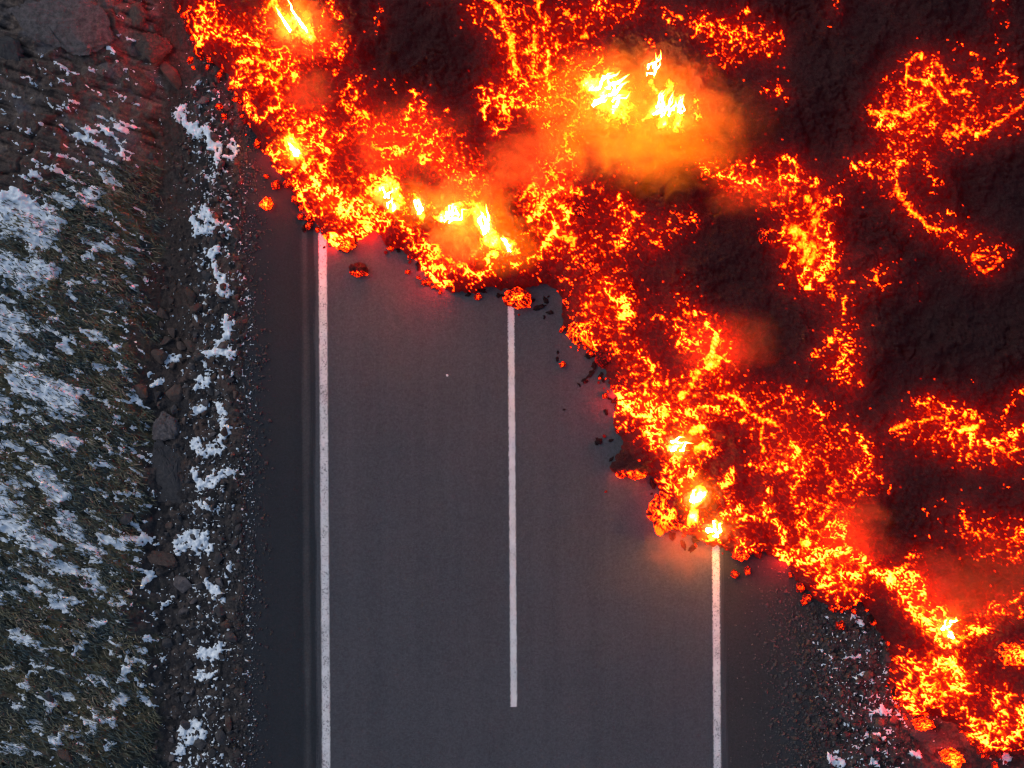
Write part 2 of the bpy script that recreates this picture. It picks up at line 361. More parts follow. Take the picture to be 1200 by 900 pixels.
# beyond the frame the flow carries on: clusters of the same kind, scattered
_X, _Y = np.meshgrid(np.arange(RX0, RX1, 2.0), np.arange(RY0, RY1, 2.0))
_n = fbm(_X / 90, _Y / 90, 3, 5)
_out = np.maximum(np.maximum(sstep(-5, -45, _Y), sstep(1205, 1245, _X)), sstep(-20, -60, _X))
_far = np.clip((_n - 0.12) * 2.2, 0, 0.85) * _out
_far = np.repeat(np.repeat(_far, 2, 0), 2, 1)[:RH, :RW]
for _r, _k, _w in ((VEINS, .62, 3.2), (MELT, .75, 1.9)):      # clinker glows on both sides of a vein and round open melt
    for _it in _r.replace('\n', '|').split('|'):
        if _it.strip():
            _i, _rad, _p = _it.strip().split(' ', 2)
            stroke(R_C, min(float(_i), 1) * _k, float(_rad) * _w, _p, hard=.1)
R_C = np.maximum(R_C, .64 * np.minimum(blur(R_C, 9) * 1.7, .68))   # loose glowing rubble fringes every cluster
R_C = np.maximum(R_C, _far)
R_B3 = blur(np.maximum(R_C, np.minimum(R_M, 1)), 48)  # broad blur feeding the painted red halo
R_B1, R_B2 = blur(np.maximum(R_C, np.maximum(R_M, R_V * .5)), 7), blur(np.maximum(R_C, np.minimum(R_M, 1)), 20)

def heat_and_halo_at(px, py, d):
    """temperature 0..1.5 of the crust, painted red halo included, at photograph position, with the clinker relief that goes with it"""
    w1 = fbm(px / 17, py / 17, 2, 21); w2 = fbm(px / 17, py / 17, 2, 22)
    w3 = fbm(px / 6, py / 6, 2, 23); w4 = fbm(px / 6, py / 6, 2, 24)
    qx, qy = px + 3.5 * w1 + 1.6 * w3, py + 3.5 * w2 + 1.6 * w4
    C, V, M, D, W = (look(r, qx, qy) for r in (R_C, R_V, R_M, R_D, R_W))
    V = look(R_V, px + 1.5 * w1 + 1.5 * w3, py + 1.5 * w2 + 1.5 * w4)
    # the steep broken face of the front stays open and hot wherever the flow behind it is
    C = np.maximum(C, sstep(.42, .10, d) * np.minimum(.92, look(R_B1, px, py) * 1.75))
    C = np.minimum(C * 1.07, 1) * (1 - D); V = V * (1 - .6 * D)
    ux, uy = px + 3.6 * w3 + 2 * w1, py + 3.6 * w4 + 2 * w2
    _, ea, ca = worley(ux / 10.5, uy / 10.5, 31)
    _, eb, cb = worley((ux + .3 * uy) / 5.2, uy / 5.2, 32)
    _, e0, _ = worley((px + 6 * w1 + 3.2 * w3) / 19, (py + 6 * w2 + 3.2 * w4) / 16, 33)
    k0 = np.exp(-(e0 / 0.10) ** 2)                       # the seams between the bigger clots run on unbroken
    k1 = np.exp(-(ea / 0.11) ** 2); k2 = np.exp(-(eb / 0.17) ** 2)
    patch = fbm(px / 14, py / 14, 3, 41); patch2 = fbm(px / 30, py / 30, 2, 42)
    fine = fbm(px / 3.0, py / 3.0, 2, 43)
    p = 0.62 * k0 + 0.56 * k1 + 0.36 * k2 + 0.32 * patch + 0.24 * patch2 + 0.20 * fine
    thr = 0.96 - 0.80 * C
    t = sstep(thr - 0.02, thr + 0.36, p) * sstep(0.02, 0.25, C)
    tc = t * (0.44 + 0.66 * C) + 0.10 * t * fine
    tc = np.maximum(tc, (.04 + .13 * C) * sstep(.08, .5, C) * (.75 + .5 * patch + .45 * fine))
    tv = V * (0.80 + 0.45 * fine + 0.3 * patch) * sstep(0.12, 0.6, V * (.9 + .6 * patch + .4 * fine))
    lick = fbm((px + py * .6) / 9, (py - px * .6) / 20, 3, 44)
    M = np.minimum(M, 1.12)
    tm = M * (0.95 + 0.25 * patch + 0.40 * fine * (M < 1.1) + .35 * lick) * sstep(0.18, 0.75, M * (1 + .7 * lick + .5 * patch))
    base = 0.36 * look(R_B1, px, py) + 0.26 * look(R_B2, px, py) + 0.24 * look(R_B3, px, py) + 0.20 * W * (1 + .6 * patch)  # red bloom and smoke glow painted into the crust's emission
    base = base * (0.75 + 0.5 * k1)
    heat_and_halo = np.maximum(np.maximum(tc, tv), np.maximum(tm, base))
    # a few lone sparks in the crust
    _, _, cs = worley(px / 9, py / 9, 61)
    f1, _, _ = worley(px / 9, py / 9, 61)
    spark = (cs > 0.925) * sstep(.22, .1, f1) * sstep(0.03, .12, look(R_B2, px, py)) * 0.56
    heat_and_halo = np.maximum(heat_and_halo, spark)
    inr = sstep(-410, -330, py) * sstep(1610, 1540, px)
    heat_and_halo = heat_and_halo * inr; C = C * inr
    relief = (np.minimum(ea, .5) * 0.075 + np.minimum(eb, .5) * 0.035) * (0.25 + 0.75 * sstep(.05, .5, C))
    return heat_and_halo, relief, C
# --------------------------------------------------------------------------------------------
#  materials
# --------------------------------------------------------------------------------------------
def mat_lava(name='lava', bump_scale=1.0):
    """basalt crust whose temperature plus painted red halo (a vertex attribute in 0..1.5) makes it glow like a black body"""
    m, nt, out = new_mat(name); b = N(nt)
    pos = b.pos()
    heat_and_halo = b.attr('crust_glow').outputs['Fac']
    fine = b.noise(pos, 26, 3, .6)
    grain = b.noise(pos, 90, 2, .6)
    h = b.math('ADD', heat_and_halo, b.math('MULTIPLY', b.math('SUBTRACT', fine, .5), b.math('MULTIPLY', heat_and_halo, .55)))
    t = b.math('DIVIDE', h, 1.5, clamp=True)
    colour = b.ramp(t, [(0.0, (1, .005, 0)), (0.04, (1, 0.005, 0)), (0.1, (1, 0.0035294, 0.0011765)), (0.16, (1, 0.004, 0.001)), (0.22, (1, 0.0075, 0.00075)), (0.3, (1, 0.023158, 0.0010526)), (0.38, (1, 0.018571, 0.00028571)), (0.48, (1, 0.0095833, 0.000125)), (0.58, (1, 0.0073077, 0.00023077)), (0.7, (1, 0.0089474, 0.00073684)), (0.84, (1, 0.015652, 0.0026087)), (1, (1, 0.072, 0.016))])
    # strength on a 0..1 ramp, in units of LAVA_GAIN
    power = b.ramp(t, [(0.0, (0, 0, 0)), (0.04, (8e-05, 0, 0)), (0.1, (0.00034, 0, 0)), (0.16, (0.0008, 0, 0)), (0.22, (0.0016, 0, 0)), (0.3, (0.0038, 0, 0)), (0.38, (0.028, 0, 0)), (0.48, (0.192, 0, 0)), (0.58, (0.52, 0, 0)), (0.7, (0.76, 0, 0)), (0.84, (0.92, 0, 0)), (1, (1, 0, 0))])
    sep = b.new('ShaderNodeSeparateColor'); b.link(power, sep.inputs[0])
    strength = b.math('MULTIPLY', sep.outputs[0], LAVA_GAIN)
    tint = b.noise(pos, .55, 3, .6)
    base = b.mix(b.remap(tint, .38, .60), (.038, .0170, .0200), (.060, .0270, .0275))
    base = b.mix(b.remap(b.noise(pos, 1.7, 4, .7), .52, .74), base, (.024, .020, .022))
    base = b.mix(b.remap(b.noise(pos, 9, 6, .8), .48, .72), base, (.066, .040, .038))
    base = b.mix(b.remap(grain, .46, .68, 0, .9), base, (.004, .003, .003))
    base = b.mix(b.remap(heat_and_halo, .12, .40, 0, .8), base, (.006, .005, .005))      # fresh glassy skin of the open clinker
    nrm = b.bump(b.math('ADD', b.noise(pos, 17, 6, .78), b.math('MULTIPLY', grain, .5)), 1.0 * bump_scale, .09)
    principled(b, out, base, .9, .07, nrm, colour, strength)
    return m

LAVA_GAIN = 250.0
M_LAVA = mat_lava()
# --------------------------------------------------------------------------------------------
#  the lava flow: one relief, cut into its dark crust and its glowing patches
# --------------------------------------------------------------------------------------------
def steps(a, b, d, grow_lo=None, grow_hi=None):
    s = list(np.arange(a, b, d))
    x, k = a, d
    while grow_lo is not None and x > grow_lo:
        k *= 1.12; x -= k; s.insert(0, x)
    x, k = s[-1], d
    while grow_hi is not None and x < grow_hi:
        k *= 1.12; x += k; s.append(x)
    return np.array(s)

def lava_base_height(X, Y):
    """coarse elevation of the flow (m) and signed distance (m) behind its leading edge"""
    px, py = 600 + S * X, 450 - S * Y
    d = dist_poly(FRONT, px, py) / S
    d = np.where(inside_poly(FLOW, px, py), d, -d)
    d = d + 0.07 * fbm(X * 3.2, Y * 3.2, 3, 71) + 0.04 * fbm(X * 9, Y * 9, 2, 72)
    dd = np.maximum(d, 0)
    z = 0.36 * (1 - np.exp(-dd / 0.17)) + 0.42 * (1 - np.exp(-dd / 2.2)) + 0.22 * fbm(X / 1.5, Y / 1.5, 3, 73) * np.minimum(dd, 1.0)
    return z, d

def build_lava():
    xs = steps(-7.0, 10.4, 0.0225, -16, 58); ys = steps(-7.75, 7.8, 0.0225, -14, 52)[::-1]
    X, Y = np.meshgrid(xs, ys)
    z0, d = lava_base_height(X, Y)
    k = S * CAM_H / (CAM_H - np.clip(z0, 0, 2))
    px, py = 600 + k * X, 450 - k * Y
    heat_and_halo, relief, C = heat_and_halo_at(px, py, d)
    # slabs and clinker of the cooled crust
    wx, wy = X + .12 * fbm(X * 2.2, Y * 2.2, 2, 74), Y + .12 * fbm(X * 2.2, Y * 2.2, 2, 75)
    _, es, cs = worley(wx / .62, wy / .62, 76)
    _, et, ct = worley(wx / .21, wy / .21, 77)
    rub = sstep(-.15, .35, fbm(X / 1.1, Y / 1.1, 3, 79))                   # rubble here, smoother plates there
    _, eq, cq = worley(wx / .105, wy / .105, 80)
    ridge = 1 - np.abs(fbm(wx / .75, wy / .75, 4, 84, .55)) * 2.2
    slab = .10 * ridge * (.4 + .6 * rub) + .018 * sstep(.0, .1, es) + .06 * (cs - .5) * rub + (.3 + .7 * rub) * (.05 * np.minimum(et, .5) + .08 * (ct - .5) * (ct > .3)) + .045 * (.3 + .7 * rub) * np.minimum(eq, .5) * (cq > .35)
    rough = (.020 + .026 * rub) * fbm(X * 6, Y * 6, 5, 78, .7) + .020 * fbm(X * 16, Y * 16, 2, 85)
    inner = sstep(0, .25, d)
    z = z0 + (slab * (1 - .55 * C) + rough) * inner + relief * inner * 1.6 - .015
    z = np.where(d < 0, z0 - .06 + np.maximum(d, -.1) * .6, z)
    heat_and_halo = np.where(d > -.05, heat_and_halo, 0) 
    V = np.stack([X, Y, z], -1).reshape(-1, 3)
    F = grid_faces(len(ys), len(xs))
    df = d.ravel()[F].max(1)
    keep = df > -0.04
    # which patch a face belongs to: connected regions of the smoothed heat map
    q = 6
    hot = blur(np.maximum(np.maximum(R_C, np.minimum(R_M, 1)), R_V), 3.5)[::q, ::q] > 0.20
    lab = np.zeros(hot.shape, int); sizes = [0]; n = 0
    for i0, j0 in zip(*np.nonzero(hot)):
        if lab[i0, j0]: continue
        n += 1; st = [(i0, j0)]; lab[i0, j0] = n; c = 0
        while st:
            i, j = st.pop(); c += 1
            for a, bb in ((i + 1, j), (i - 1, j), (i, j + 1), (i, j - 1)):
                if 0 <= a < hot.shape[0] and 0 <= bb < hot.shape[1] and hot[a, bb] and not lab[a, bb]:
                    lab[a, bb] = n; st.append((a, bb))
        sizes.append(c)
    big = [i for i in np.argsort(sizes)[::-1] if sizes[i] >= 9][:48]
    newid = np.zeros(n + 1, int)
    for kk, i in enumerate(big): newid[i] = kk + 1
    pl = newid[lab]
    gi = np.clip(((py - RY0) / q).round().astype(int), 0, hot.shape[0] - 1); gj = np.clip(((px - RX0) / q).round().astype(int), 0, hot.shape[1] - 1)
    vid = pl[gi, gj].ravel()
    fid = vid[F].max(1)
    root = empty('lava_flow', (2.0, 1.5, 0))
    tag(root, 'thick black lava flow with glowing orange cracks burying the upper half of the road', 'lava flow')
    att = {'crust_glow': heat_and_halo.ravel()}
    off = np.array([2.0, 1.5, 0])
    for kk in range(len(big) + 1):
        kf = keep & (fid == kk)
        if kf.sum() < 30: continue
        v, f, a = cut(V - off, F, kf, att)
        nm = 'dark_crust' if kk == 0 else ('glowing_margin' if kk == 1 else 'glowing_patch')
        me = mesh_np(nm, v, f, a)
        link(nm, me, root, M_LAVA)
    return root
LAVA = build_lava()
# --------------------------------------------------------------------------------------------
#  the ground: mossy lava field, ditch and stony verge left of the road, gravel right of it
# --------------------------------------------------------------------------------------------
SLOPE = 0.007                       # the road lies turned by 0.4 degrees
def lateral(px, py): return px - SLOPE * (py - 450)

SNOW = """
.95 26 20,252 45,272|.9 14 60,258 20,235|.75 11 75,237 100,232 112,226|.5 10 95,160 125,152 150,150|.6 8 125,205 135,218|.65 5 100,55 110,60|.55 5 128,58 135,65|.4 6 70,125 80,130|.5 5 140,178 148,183
.9 9 207,128 215,142 226,152 240,150 250,165 255,185|.75 6 270,160 275,175 268,185|.6 5 228,98|.85 9 235,245 250,260 235,270 225,257|.6 9 265,265|.85 8 255,290 245,296|.6 9 130,285 112,292|.6 5 240,205 255,200|.5 6 262,225 268,240
.95 17 10,310 30,320 55,318|.85 22 -5,385 20,378|.9 19 28,440 60,462 82,472|.85 16 5,475|.8 11 65,517 88,522|.8 13 50,553 72,582|.8 14 -5,555 12,592|.65 8 105,388 116,396|.85 6 130,407|.55 8 75,405|.6 8 120,310|.55 7 85,345
.9 8 244,298 255,320 266,342|.8 5 228,370|.65 4 220,350|.6 5 240,352|.9 8 266,375 265,400 250,410 268,417|.75 5 187,408 192,427 205,415|.75 4 210,435|.85 5 174,452 186,445|.65 5 235,424 241,435 225,455 245,445|.8 5 220,486 240,475
.85 7 255,475 266,500 260,512|.9 7 225,520 236,532 256,525|.9 7 225,555 235,572 260,556 276,550|.75 5 225,590 252,596|.6 6 270,440|.55 6 130,500|.55 6 140,525 150,537|.5 6 155,570
.9 15 22,613 40,630 56,642|.8 11 75,608 86,625 100,640 112,653|.85 7 120,630 145,635 166,632|.65 12 60,655 90,670 120,690|.65 10 65,700 80,706|.8 6 105,735 120,730|.6 10 95,755|.65 5 145,612|.9 9 215,630 236,626 205,641 240,641
.65 5 165,686 171,675|.65 4 185,711 196,705|.85 7 250,690 256,702 240,680|.6 6 270,665|.8 4 232,725|.95 9 235,765 246,771 257,760|.95 7 230,796 251,790|.7 5 165,765|.7 5 185,775|.7 6 140,796 150,780|.8 5 32,800 34,793|.85 6 54,815 66,820 60,830
.7 8 75,856 65,871|.85 7 105,856 116,840 131,846|.7 5 125,876|.7 6 135,826 141,820|.9 7 210,861 225,850 236,860 215,871 204,891|.6 4 170,828|.6 4 15,850|.6 8 0,700 20,690|.7 8 20,745 45,750|.6 6 100,790 112,800|.6 8 10,870 30,880
.65 4 970,722|.6 5 1000,725 1011,731|.75 4 995,770 1011,768|.75 4 987,812|.6 4 1020,795|.8 5 1024,835 1035,830 1046,839|.7 5 1021,842|.7 4 1041,866 1026,865 1014,862|.6 4 1046,857|.9 7 974,885 980,890 986,896|.85 6 1025,896|.85 5 1070,886 1081,885|.85 4 1180,890 1190,891
.65 3 1107,863|.65 3 1103,872|.6 3 1100,840 1088,837|.6 4 985,853|.6 5 960,905 950,920|.5 5 1000,880 1010,875|.5 4 1050,820 1060,850|.5 4 965,760 975,790
"""
R_S = raster(SNOW, hard=0.15)
_wide = np.zeros((RH, RW))
stroke(_wide, .33, 60, "15,320 30,560 50,660"); stroke(_wide, .24, 50, "120,290 135,540 150,800"); stroke(_wide, .21, 55, "60,780 80,900"); stroke(_wide, .25, 45, "60,215 120,170"); stroke(_wide, .15, 60, "40,120 120,80")
stroke(_wide, .25, 30, "245,130 245,500 240,900 240,1200"); stroke(_wide, .27, 16, "292,210 296,500 300,900 302,1300")
stroke(_wide, .24, 45, "1000,760 1020,900 1030,1200"); stroke(_wide, .45, 90, "-160,-300 -200,300 -200,1200"); stroke(_wide, .40, 30, "240,900 238,1300"); stroke(_wide, .42, 60, "40,950 60,1300")
R_S = np.maximum(R_S, _wide)

def verge_zones(px, py):
    """weights of the kinds of ground left of the road"""
    n = 26 * fbm(px / 60, py / 60, 3, 101); n2 = 9 * fbm(px / 18, py / 18, 2, 102)
    edge = 176 + 10 * np.sin(py / 120.) + n + n2
    rock = sstep(255, 205, py + n + n2 + .25 * px) * sstep(edge + 8, edge - 12, px)     # bare brown rock, top
    moss = (1 - rock) * sstep(edge + 6, edge - 16, px)
    ditch = sstep(edge - 12, edge + 4, px) * sstep(edge + 50, edge + 34, px + .6 * n)
    return rock, moss, ditch

A25 = math.radians(27)
def along(px, py, la, lb, ang=A25):
    c, s_ = math.cos(ang), math.sin(ang)
    return (px * c + py * s_) / la, (-px * s_ + py * c) / lb

def ground_height(X, Y):
    px, py = 600 + S * X, 450 - S * Y
    lx = lateral(px, py)
    wob = 14 * fbm(px / 70, py / 70, 3, 111)
    left = np.interp(lx + wob, [-900, -300, -60, 60, 140, 185, 215, 250, 282, 300], [1.6, .55, .22, .10, -.06, -.30, -.24, -.07, .012, .012])
    right = np.interp(lx + wob, [930, 950, 1000, 1100, 1300, 2000], [.012, .015, -.06, -.22, -.1, .8])
    base = np.where(lx < 600, left, right)
    rock, moss, ditch = verge_zones(px, py)
    a, b_ = along(px, py, 34, 9.5); a2, b2 = along(px, py, 12, 4)
    tuss = fbm(a + .3 * fbm(px / 20, py / 20, 2, 112), b_, 3, 113); tuss2 = fbm(a2, b2, 2, 114)
    ar, br = along(px, py, 60, 7, math.radians(17))
    stri = fbm(ar, br, 4, 115)
    _, eb, cb = worley(px / 34 + .3 * fbm(px / 25, py / 25, 2, 116), py / 26, 117)
    h = base + moss * (.085 * tuss + .04 * tuss2) + rock * (.05 * stri + .16 * (cb - .5) * sstep(0, .2, eb) + .05 * fbm(px / 12, py / 12, 3, 118))
    stony = (1 - rock) * (1 - moss) * sstep(300, 275, lx) * (lx < 600) + sstep(930, 985, lx)
    _, es, cs = worley(px / 9, py / 9, 119); _, es2, cs2 = worley(px / 20, py / 20, 120)
    bare = np.clip(ditch * sstep(480, 430, py + wob * 2), 0, 1)
    h = h + stony * (1 - .75 * bare) * (.035 * np.minimum(es, .6) + .03 * (cs - .5) + .075 * np.minimum(es2, .5) * (cs2 > .45)) + stony * .02 * fbm(px / 5, py / 5, 2, 121)
    # nothing sticks up through road and shoulders
    rag = 9 * fbm(px / 16, py / 16, 3, 122) + 4 * fbm(px / 4, py / 4, 2, 123)
    under = sstep(286, 294, lx + rag) * sstep(941, 930, lx + 1.6 * rag)
    return h * (1 - under) - .06 * under, (px, py, lx, rock, moss, ditch, stony, bare, tuss, stri, cs, cs2, cb)

def mixc(c, w, col):
    w = np.clip(w, 0, 1)[..., None]
    return c * (1 - w) + np.array(col) * w

def ground_colour(z):
    px, py, lx, rock, moss, ditch, stony, bare, tuss, stri, cs, cs2, cb = z
    c = np.zeros(px.shape + (3,)) + np.array([.034, .032, .034])
    c = mixc(c, stony * (cs > .72), (.070, .058, .054)); c = mixc(c, stony * (cs2 > .8), mixc(np.zeros(px.shape + (3,)) + np.array([.080, .056, .049]), sstep(480, 640, py), (.050, .046, .046))); c = mixc(c, stony * (cs < .12), (.018, .018, .02))
    c = mixc(c, bare * (.75 + .5 * fbm(px / 22, py / 60, 3, 131)), (.046, .034, .030))
    m1 = fbm(px / 40, py / 40, 3, 132); a, b_ = along(px, py, 26, 6); m2 = fbm(a, b_, 3, 133)
    mossc = np.zeros_like(c) + np.array([.044, .047, .036])
    mossc = mixc(mossc, sstep(-.1, .35, m1 + .5 * m2), (.088, .084, .050)); mossc = mixc(mossc, sstep(.15, .5, m2 - .3 * m1), (.120, .095, .072)); mossc = mixc(mossc, sstep(.1, .5, -m1 + .3 * m2), (.038, .052, .054))
    c = c * (1 - moss[..., None]) + mossc * moss[..., None]
    rk = np.zeros_like(c) + np.array([.102, .082, .072])
    rk = mixc(rk, sstep(-.05, .4, stri), (.155, .122, .104)); rk = mixc(rk, sstep(.0, .4, m1), (.105, .100, .108)); rk = mixc(rk, cb > .75, (.085, .064, .055)); rk = mixc(rk, sstep(.2, .5, -stri), (.026, .022, .021))
    c = c * (1 - rock[..., None]) + rk * rock[..., None]
    return c

m, nt, out = new_mat('ground'); b = N(nt)
alb = b.attr('ground_tone').outputs['Color']
g1 = b.noise(b.pos(), 22, 4, .7); g2 = b.noise(b.pos(), 75, 3, .6)
colr = b.mix(b.remap(g1, .3, .7, .0, .8), b.mix(1.0, alb, (.5, .5, .52), 'MULTIPLY'), b.mix(1.0, alb, (1.5, 1.45, 1.4), 'MULTIPLY'))
colr = b.mix(b.remap(g2, .45, .75, 0, .5), colr, b.mix(1.0, colr, (.35, .35, .35), 'MULTIPLY'))
principled(b, out, colr, .9, .2, b.bump(b.math('ADD', g1, b.math('MULTIPLY', g2, .5)), .8, .04))
M_GROUND = m

m, nt, out = new_mat('snow'); b = N(nt)
s1 = b.noise(b.pos(), 14, 4, .6); s2 = b.noise(b.pos(), 70, 2, .6)
p = principled(b, out, b.mix(b.remap(s1, .35, .65), (.53, .605, .66), (.74, .79, .825)), .65, .3, b.bump(b.math('ADD', s1, b.math('MULTIPLY', s2, .25)), .5, .04))
M_SNOW = m

def build_ground():
    xl = steps(-10.4, -4.85, 0.024, -300, None); xm = np.arange(-4.8, 5.2, .5); xr = steps(5.3, 10.2, .03, None, 300)
    xs = np.concatenate([xl, xm, xr]); ys = steps(-7.8, 7.8, 0.026, -300, 300)[::-1]
    X, Y = np.meshgrid(xs, ys)
    z, zones = ground_height(X, Y)
    far = np.maximum(np.abs(X) - 12, 0) + np.maximum(np.abs(Y) - 10, 0)
    z = np.where(np.abs(X) > 6.0, z + np.minimum(far, 40) * .03 * fbm(X / 9, Y / 9, 2, 140), z)
    me = mesh_np('ground', np.stack([X, Y, z], -1).reshape(-1, 3), grid_faces(len(ys), len(xs)), {'ground_tone': ground_colour(zones).reshape(-1, 3)})
    tag(link('ground', me, None, M_GROUND), kind='structure')

def snow_field(px, py, tuss):
    a, b_ = along(px, py, 24, 8); n1 = fbm(a, b_, 3, 151); n2 = fbm(px / 6, py / 6, 3, 152, .62); n3 = fbm(px / 2.3, py / 2.3, 2, 153)
    q = look(R_S, px + 7 * fbm(px / 14, py / 14, 3, 154), py + 7 * fbm(px / 14, py / 14, 3, 155))
    lx = lateral(px, py)
    speck = sstep(283, 296, lx) * sstep(960, 600, lx)      # only loose specks on the shoulder
    verge = sstep(165, 185, lx)
    drift = q * 1.18 + .52 * n1 + .28 * n2 + .17 * n3 - .36 * tuss - .47      # wind-packed drifts between the tussocks
    bits = q * .95 + .26 * n1 + .52 * n2 + .38 * n3 - .47                     # thawed scraps among the stones
    return (drift * (1 - verge) + bits * verge) * (1 - .45 * speck) + speck * (.34 * n3 - .10 - .42 * sstep(288, 316, lx) * sstep(700, 600, lx))

def build_snow(name, xs, ys, clip=None):
    X, Y = np.meshgrid(xs, ys)
    z, zones = ground_height(X, Y)
    px, py = zones[0], zones[1]
    P = snow_field(px, py, zones[8] * zones[4])
    lx = zones[2]
    deck = np.where((lx > 284) & (lx < 944), np.maximum(z, .012), z)
    th = np.clip(P, -.25, .6)
    zz = deck + np.where(th > 0, .006 + .040 * np.sqrt(np.maximum(th, 0)), .006 + th * .25) - np.where((lx > 284) & (lx < 944), .004, 0)
    if clip is not None:
        pass
    F = grid_faces(len(ys), len(xs))
    keep = P.ravel()[F].max(1) > 0
    d = dist_poly(FRONT, px, py); ins = inside_poly(FLOW, px, py) & (d > 20)
    keep &= ~ins.ravel()[F].any(1)
    keep &= ((lx < 318) | (lx > 925)).ravel()[F].all(1)
    v, f, _ = cut(np.stack([X, Y, zz], -1).reshape(-1, 3), F, keep, {})
    tag(link(name, mesh_np(name, v, f), None, M_SNOW), kind='stuff')
build_ground()
build_snow('snow', steps(-10.4, -4.7, .021, -16, None), steps(-7.8, 7.8, .021, -12, 12)[::-1])
build_snow('snow', steps(5.2, 10.2, .024, None, 11), steps(-7.8, -4.2, .024, -11, None)[::-1])
# --------------------------------------------------------------------------------------------
#  the road: carriageway, its dark shoulders and painted lines
# --------------------------------------------------------------------------------------------
ROAD_ROT = math.atan(SLOPE)
def strip(name, l0, l1, y0, y1, z, mat, parent=None, ny=2):
    """a strip along the road between lateral pixel positions l0 and l1 (road space: x lateral, y along)"""
    x0, x1 = (l0 - 600) / S, (l1 - 600) / S
    return slab(name, x0, x1, y0, y1, z, mat, parent)

def slab(name, x0, x1, y0, y1, z, mat, parent):
    bm = bmesh.new()
    zb = z - .05 if parent is None else z - .0035
    vs_ = [bm.verts.new(p) for p in ((x0, y0, z), (x1, y0, z), (x1, y1, z), (x0, y1, z), (x0, y0, zb), (x1, y0, zb), (x1, y1, zb), (x0, y1, zb))]
    for f in ((0, 1, 2, 3), (0, 4, 5, 1), (1, 5, 6, 2), (2, 6, 7, 3), (3, 7, 4, 0)): bm.faces.new([vs_[i] for i in f])
    me = bpy.data.meshes.new(name); bm.to_mesh(me); bm.free()
    o = link(name, me, parent, mat)
    if parent is None: o.rotation_euler = (0, 0, ROAD_ROT)
    return o

def mat_asphalt(name, dark, light, wear, blend=None, seam=None):
    m, nt, out = new_mat(name); b = N(nt)
    o = b.obj()
    big = b.noise(o, .55, 4, .6); g = b.noise(o, 24, 4, .85); gg = b.noise(o, 46, 2, .7)
    mp = b.new('ShaderNodeMapping'); mp.inputs['Scale'].default_value = (3.0, .06, 1); b.link(o, mp.inputs['Vector'])
    tracks = b.noise(mp.outputs[0], 1.0, 3, .5)
    mp2 = b.new('ShaderNodeMapping'); mp2.inputs['Scale'].default_value = (9.0, .35, 1); b.link(o, mp2.inputs['Vector'])
    streak = b.noise(mp2.outputs[0], 1.0, 4, .6)
    def surface(dark, light):
        c = b.mix(b.remap(b.math('ADD', b.math('MULTIPLY', big, .6), b.math('MULTIPLY', tracks, .6)), .44, .70), dark, light)
        c = b.mix(b.remap(streak, .55, .8, 0, wear), c, tuple(v * 1.45 for v in light))
        stones = b.mix(b.remap(g, .30, .72), tuple(v * .45 for v in dark), tuple(v * 1.9 for v in light))
        c = b.mix(.50, c, stones)
        c = b.mix(b.remap(gg, .66, .80, 0, .45), c, tuple(min(v * 3.2, .3) for v in light))
        return b.mix(b.remap(gg, .34, .22, 0, .6), c, (.012, .012, .013))
    c = surface(dark, light)
    if blend:                     # tyres keep a ragged strip of the shoulder as clean as the carriageway
        x_, d_, w_ = blend
        sx = b.new('ShaderNodeSeparateXYZ'); b.link(o, sx.inputs[0])
        off = b.math('MULTIPLY', b.math('SUBTRACT', sx.outputs[0], x_), d_)
        off = b.math('ADD', off, b.math('MULTIPLY', b.math('SUBTRACT', b.math('ADD', b.math('MULTIPLY', streak, .6), b.math('MULTIPLY', g, .4)), .5), .55))
        c = b.mix(b.remap(off, 0.0, w_, 0, 1, True), surface(*ASPH), c)
    if seam is not None:          # dust drawn out along the seam between the two layings of tarmac
        ds = b.math('ABSOLUTE', b.math('SUBTRACT', sx.outputs[0], seam))
        ds = b.math('ADD', ds, b.math('MULTIPLY', b.math('SUBTRACT', streak, .5), .16))
        c = b.mix(b.math('MULTIPLY', b.remap(ds, .10, .015, 0, .75, True), b.remap(big, .3, .65, .35, 1)), c, surface((.044, .044, .046), (.062, .060, .062)))
    principled(b, out, c, b.remap(g, .3, .7, .75, .95), .25, b.bump(b.math('ADD', g, b.math('MULTIPLY', gg, .7)), .6, .012))
    return m

def mat_paint(l0, l1, worn):
    """old road paint: pitted by the stones below, frayed along its edges"""
    m, nt, out = new_mat('road_paint'); b = N(nt)
    o = b.obj()
    sx = b.new('ShaderNodeSeparateXYZ'); b.link(o, sx.inputs[0])
    edge = b.math('ABSOLUTE', b.math('SUBTRACT', sx.outputs[0], ((l0 + l1) / 2 - 600) / S))      # distance from the line's middle
    g = b.noise(o, 24, 4, .8); big = b.noise(o, 2.2, 3, .6); fine = b.noise(o, 55, 2, .7)
    fray = b.math('ADD', edge, b.math('MULTIPLY', b.math('SUBTRACT', g, .5), .085))
    hw = (l1 - l0) / 2 / S
    k = b.remap(fray, hw - .034, hw - .010, 0, 1)
    pits = b.remap(b.math('ADD', b.math('MULTIPLY', g, .75), b.math('ADD', b.math('MULTIPLY', fine, .35), b.math('MULTIPLY', big, .25))), .650 - .05 * (1 - worn), .575 - .06 * (1 - worn), 0, .35 + .45 * worn)
    white = b.mix(b.remap(big, .3, .7), (.52, .51, .50), (.68, .67, .65))
    c = b.mix(b.math('MAXIMUM', k, pits), white, (.070, .068, .072))
    principled(b, out, c, .7, .3, b.bump(g, .5, .01))
    return m

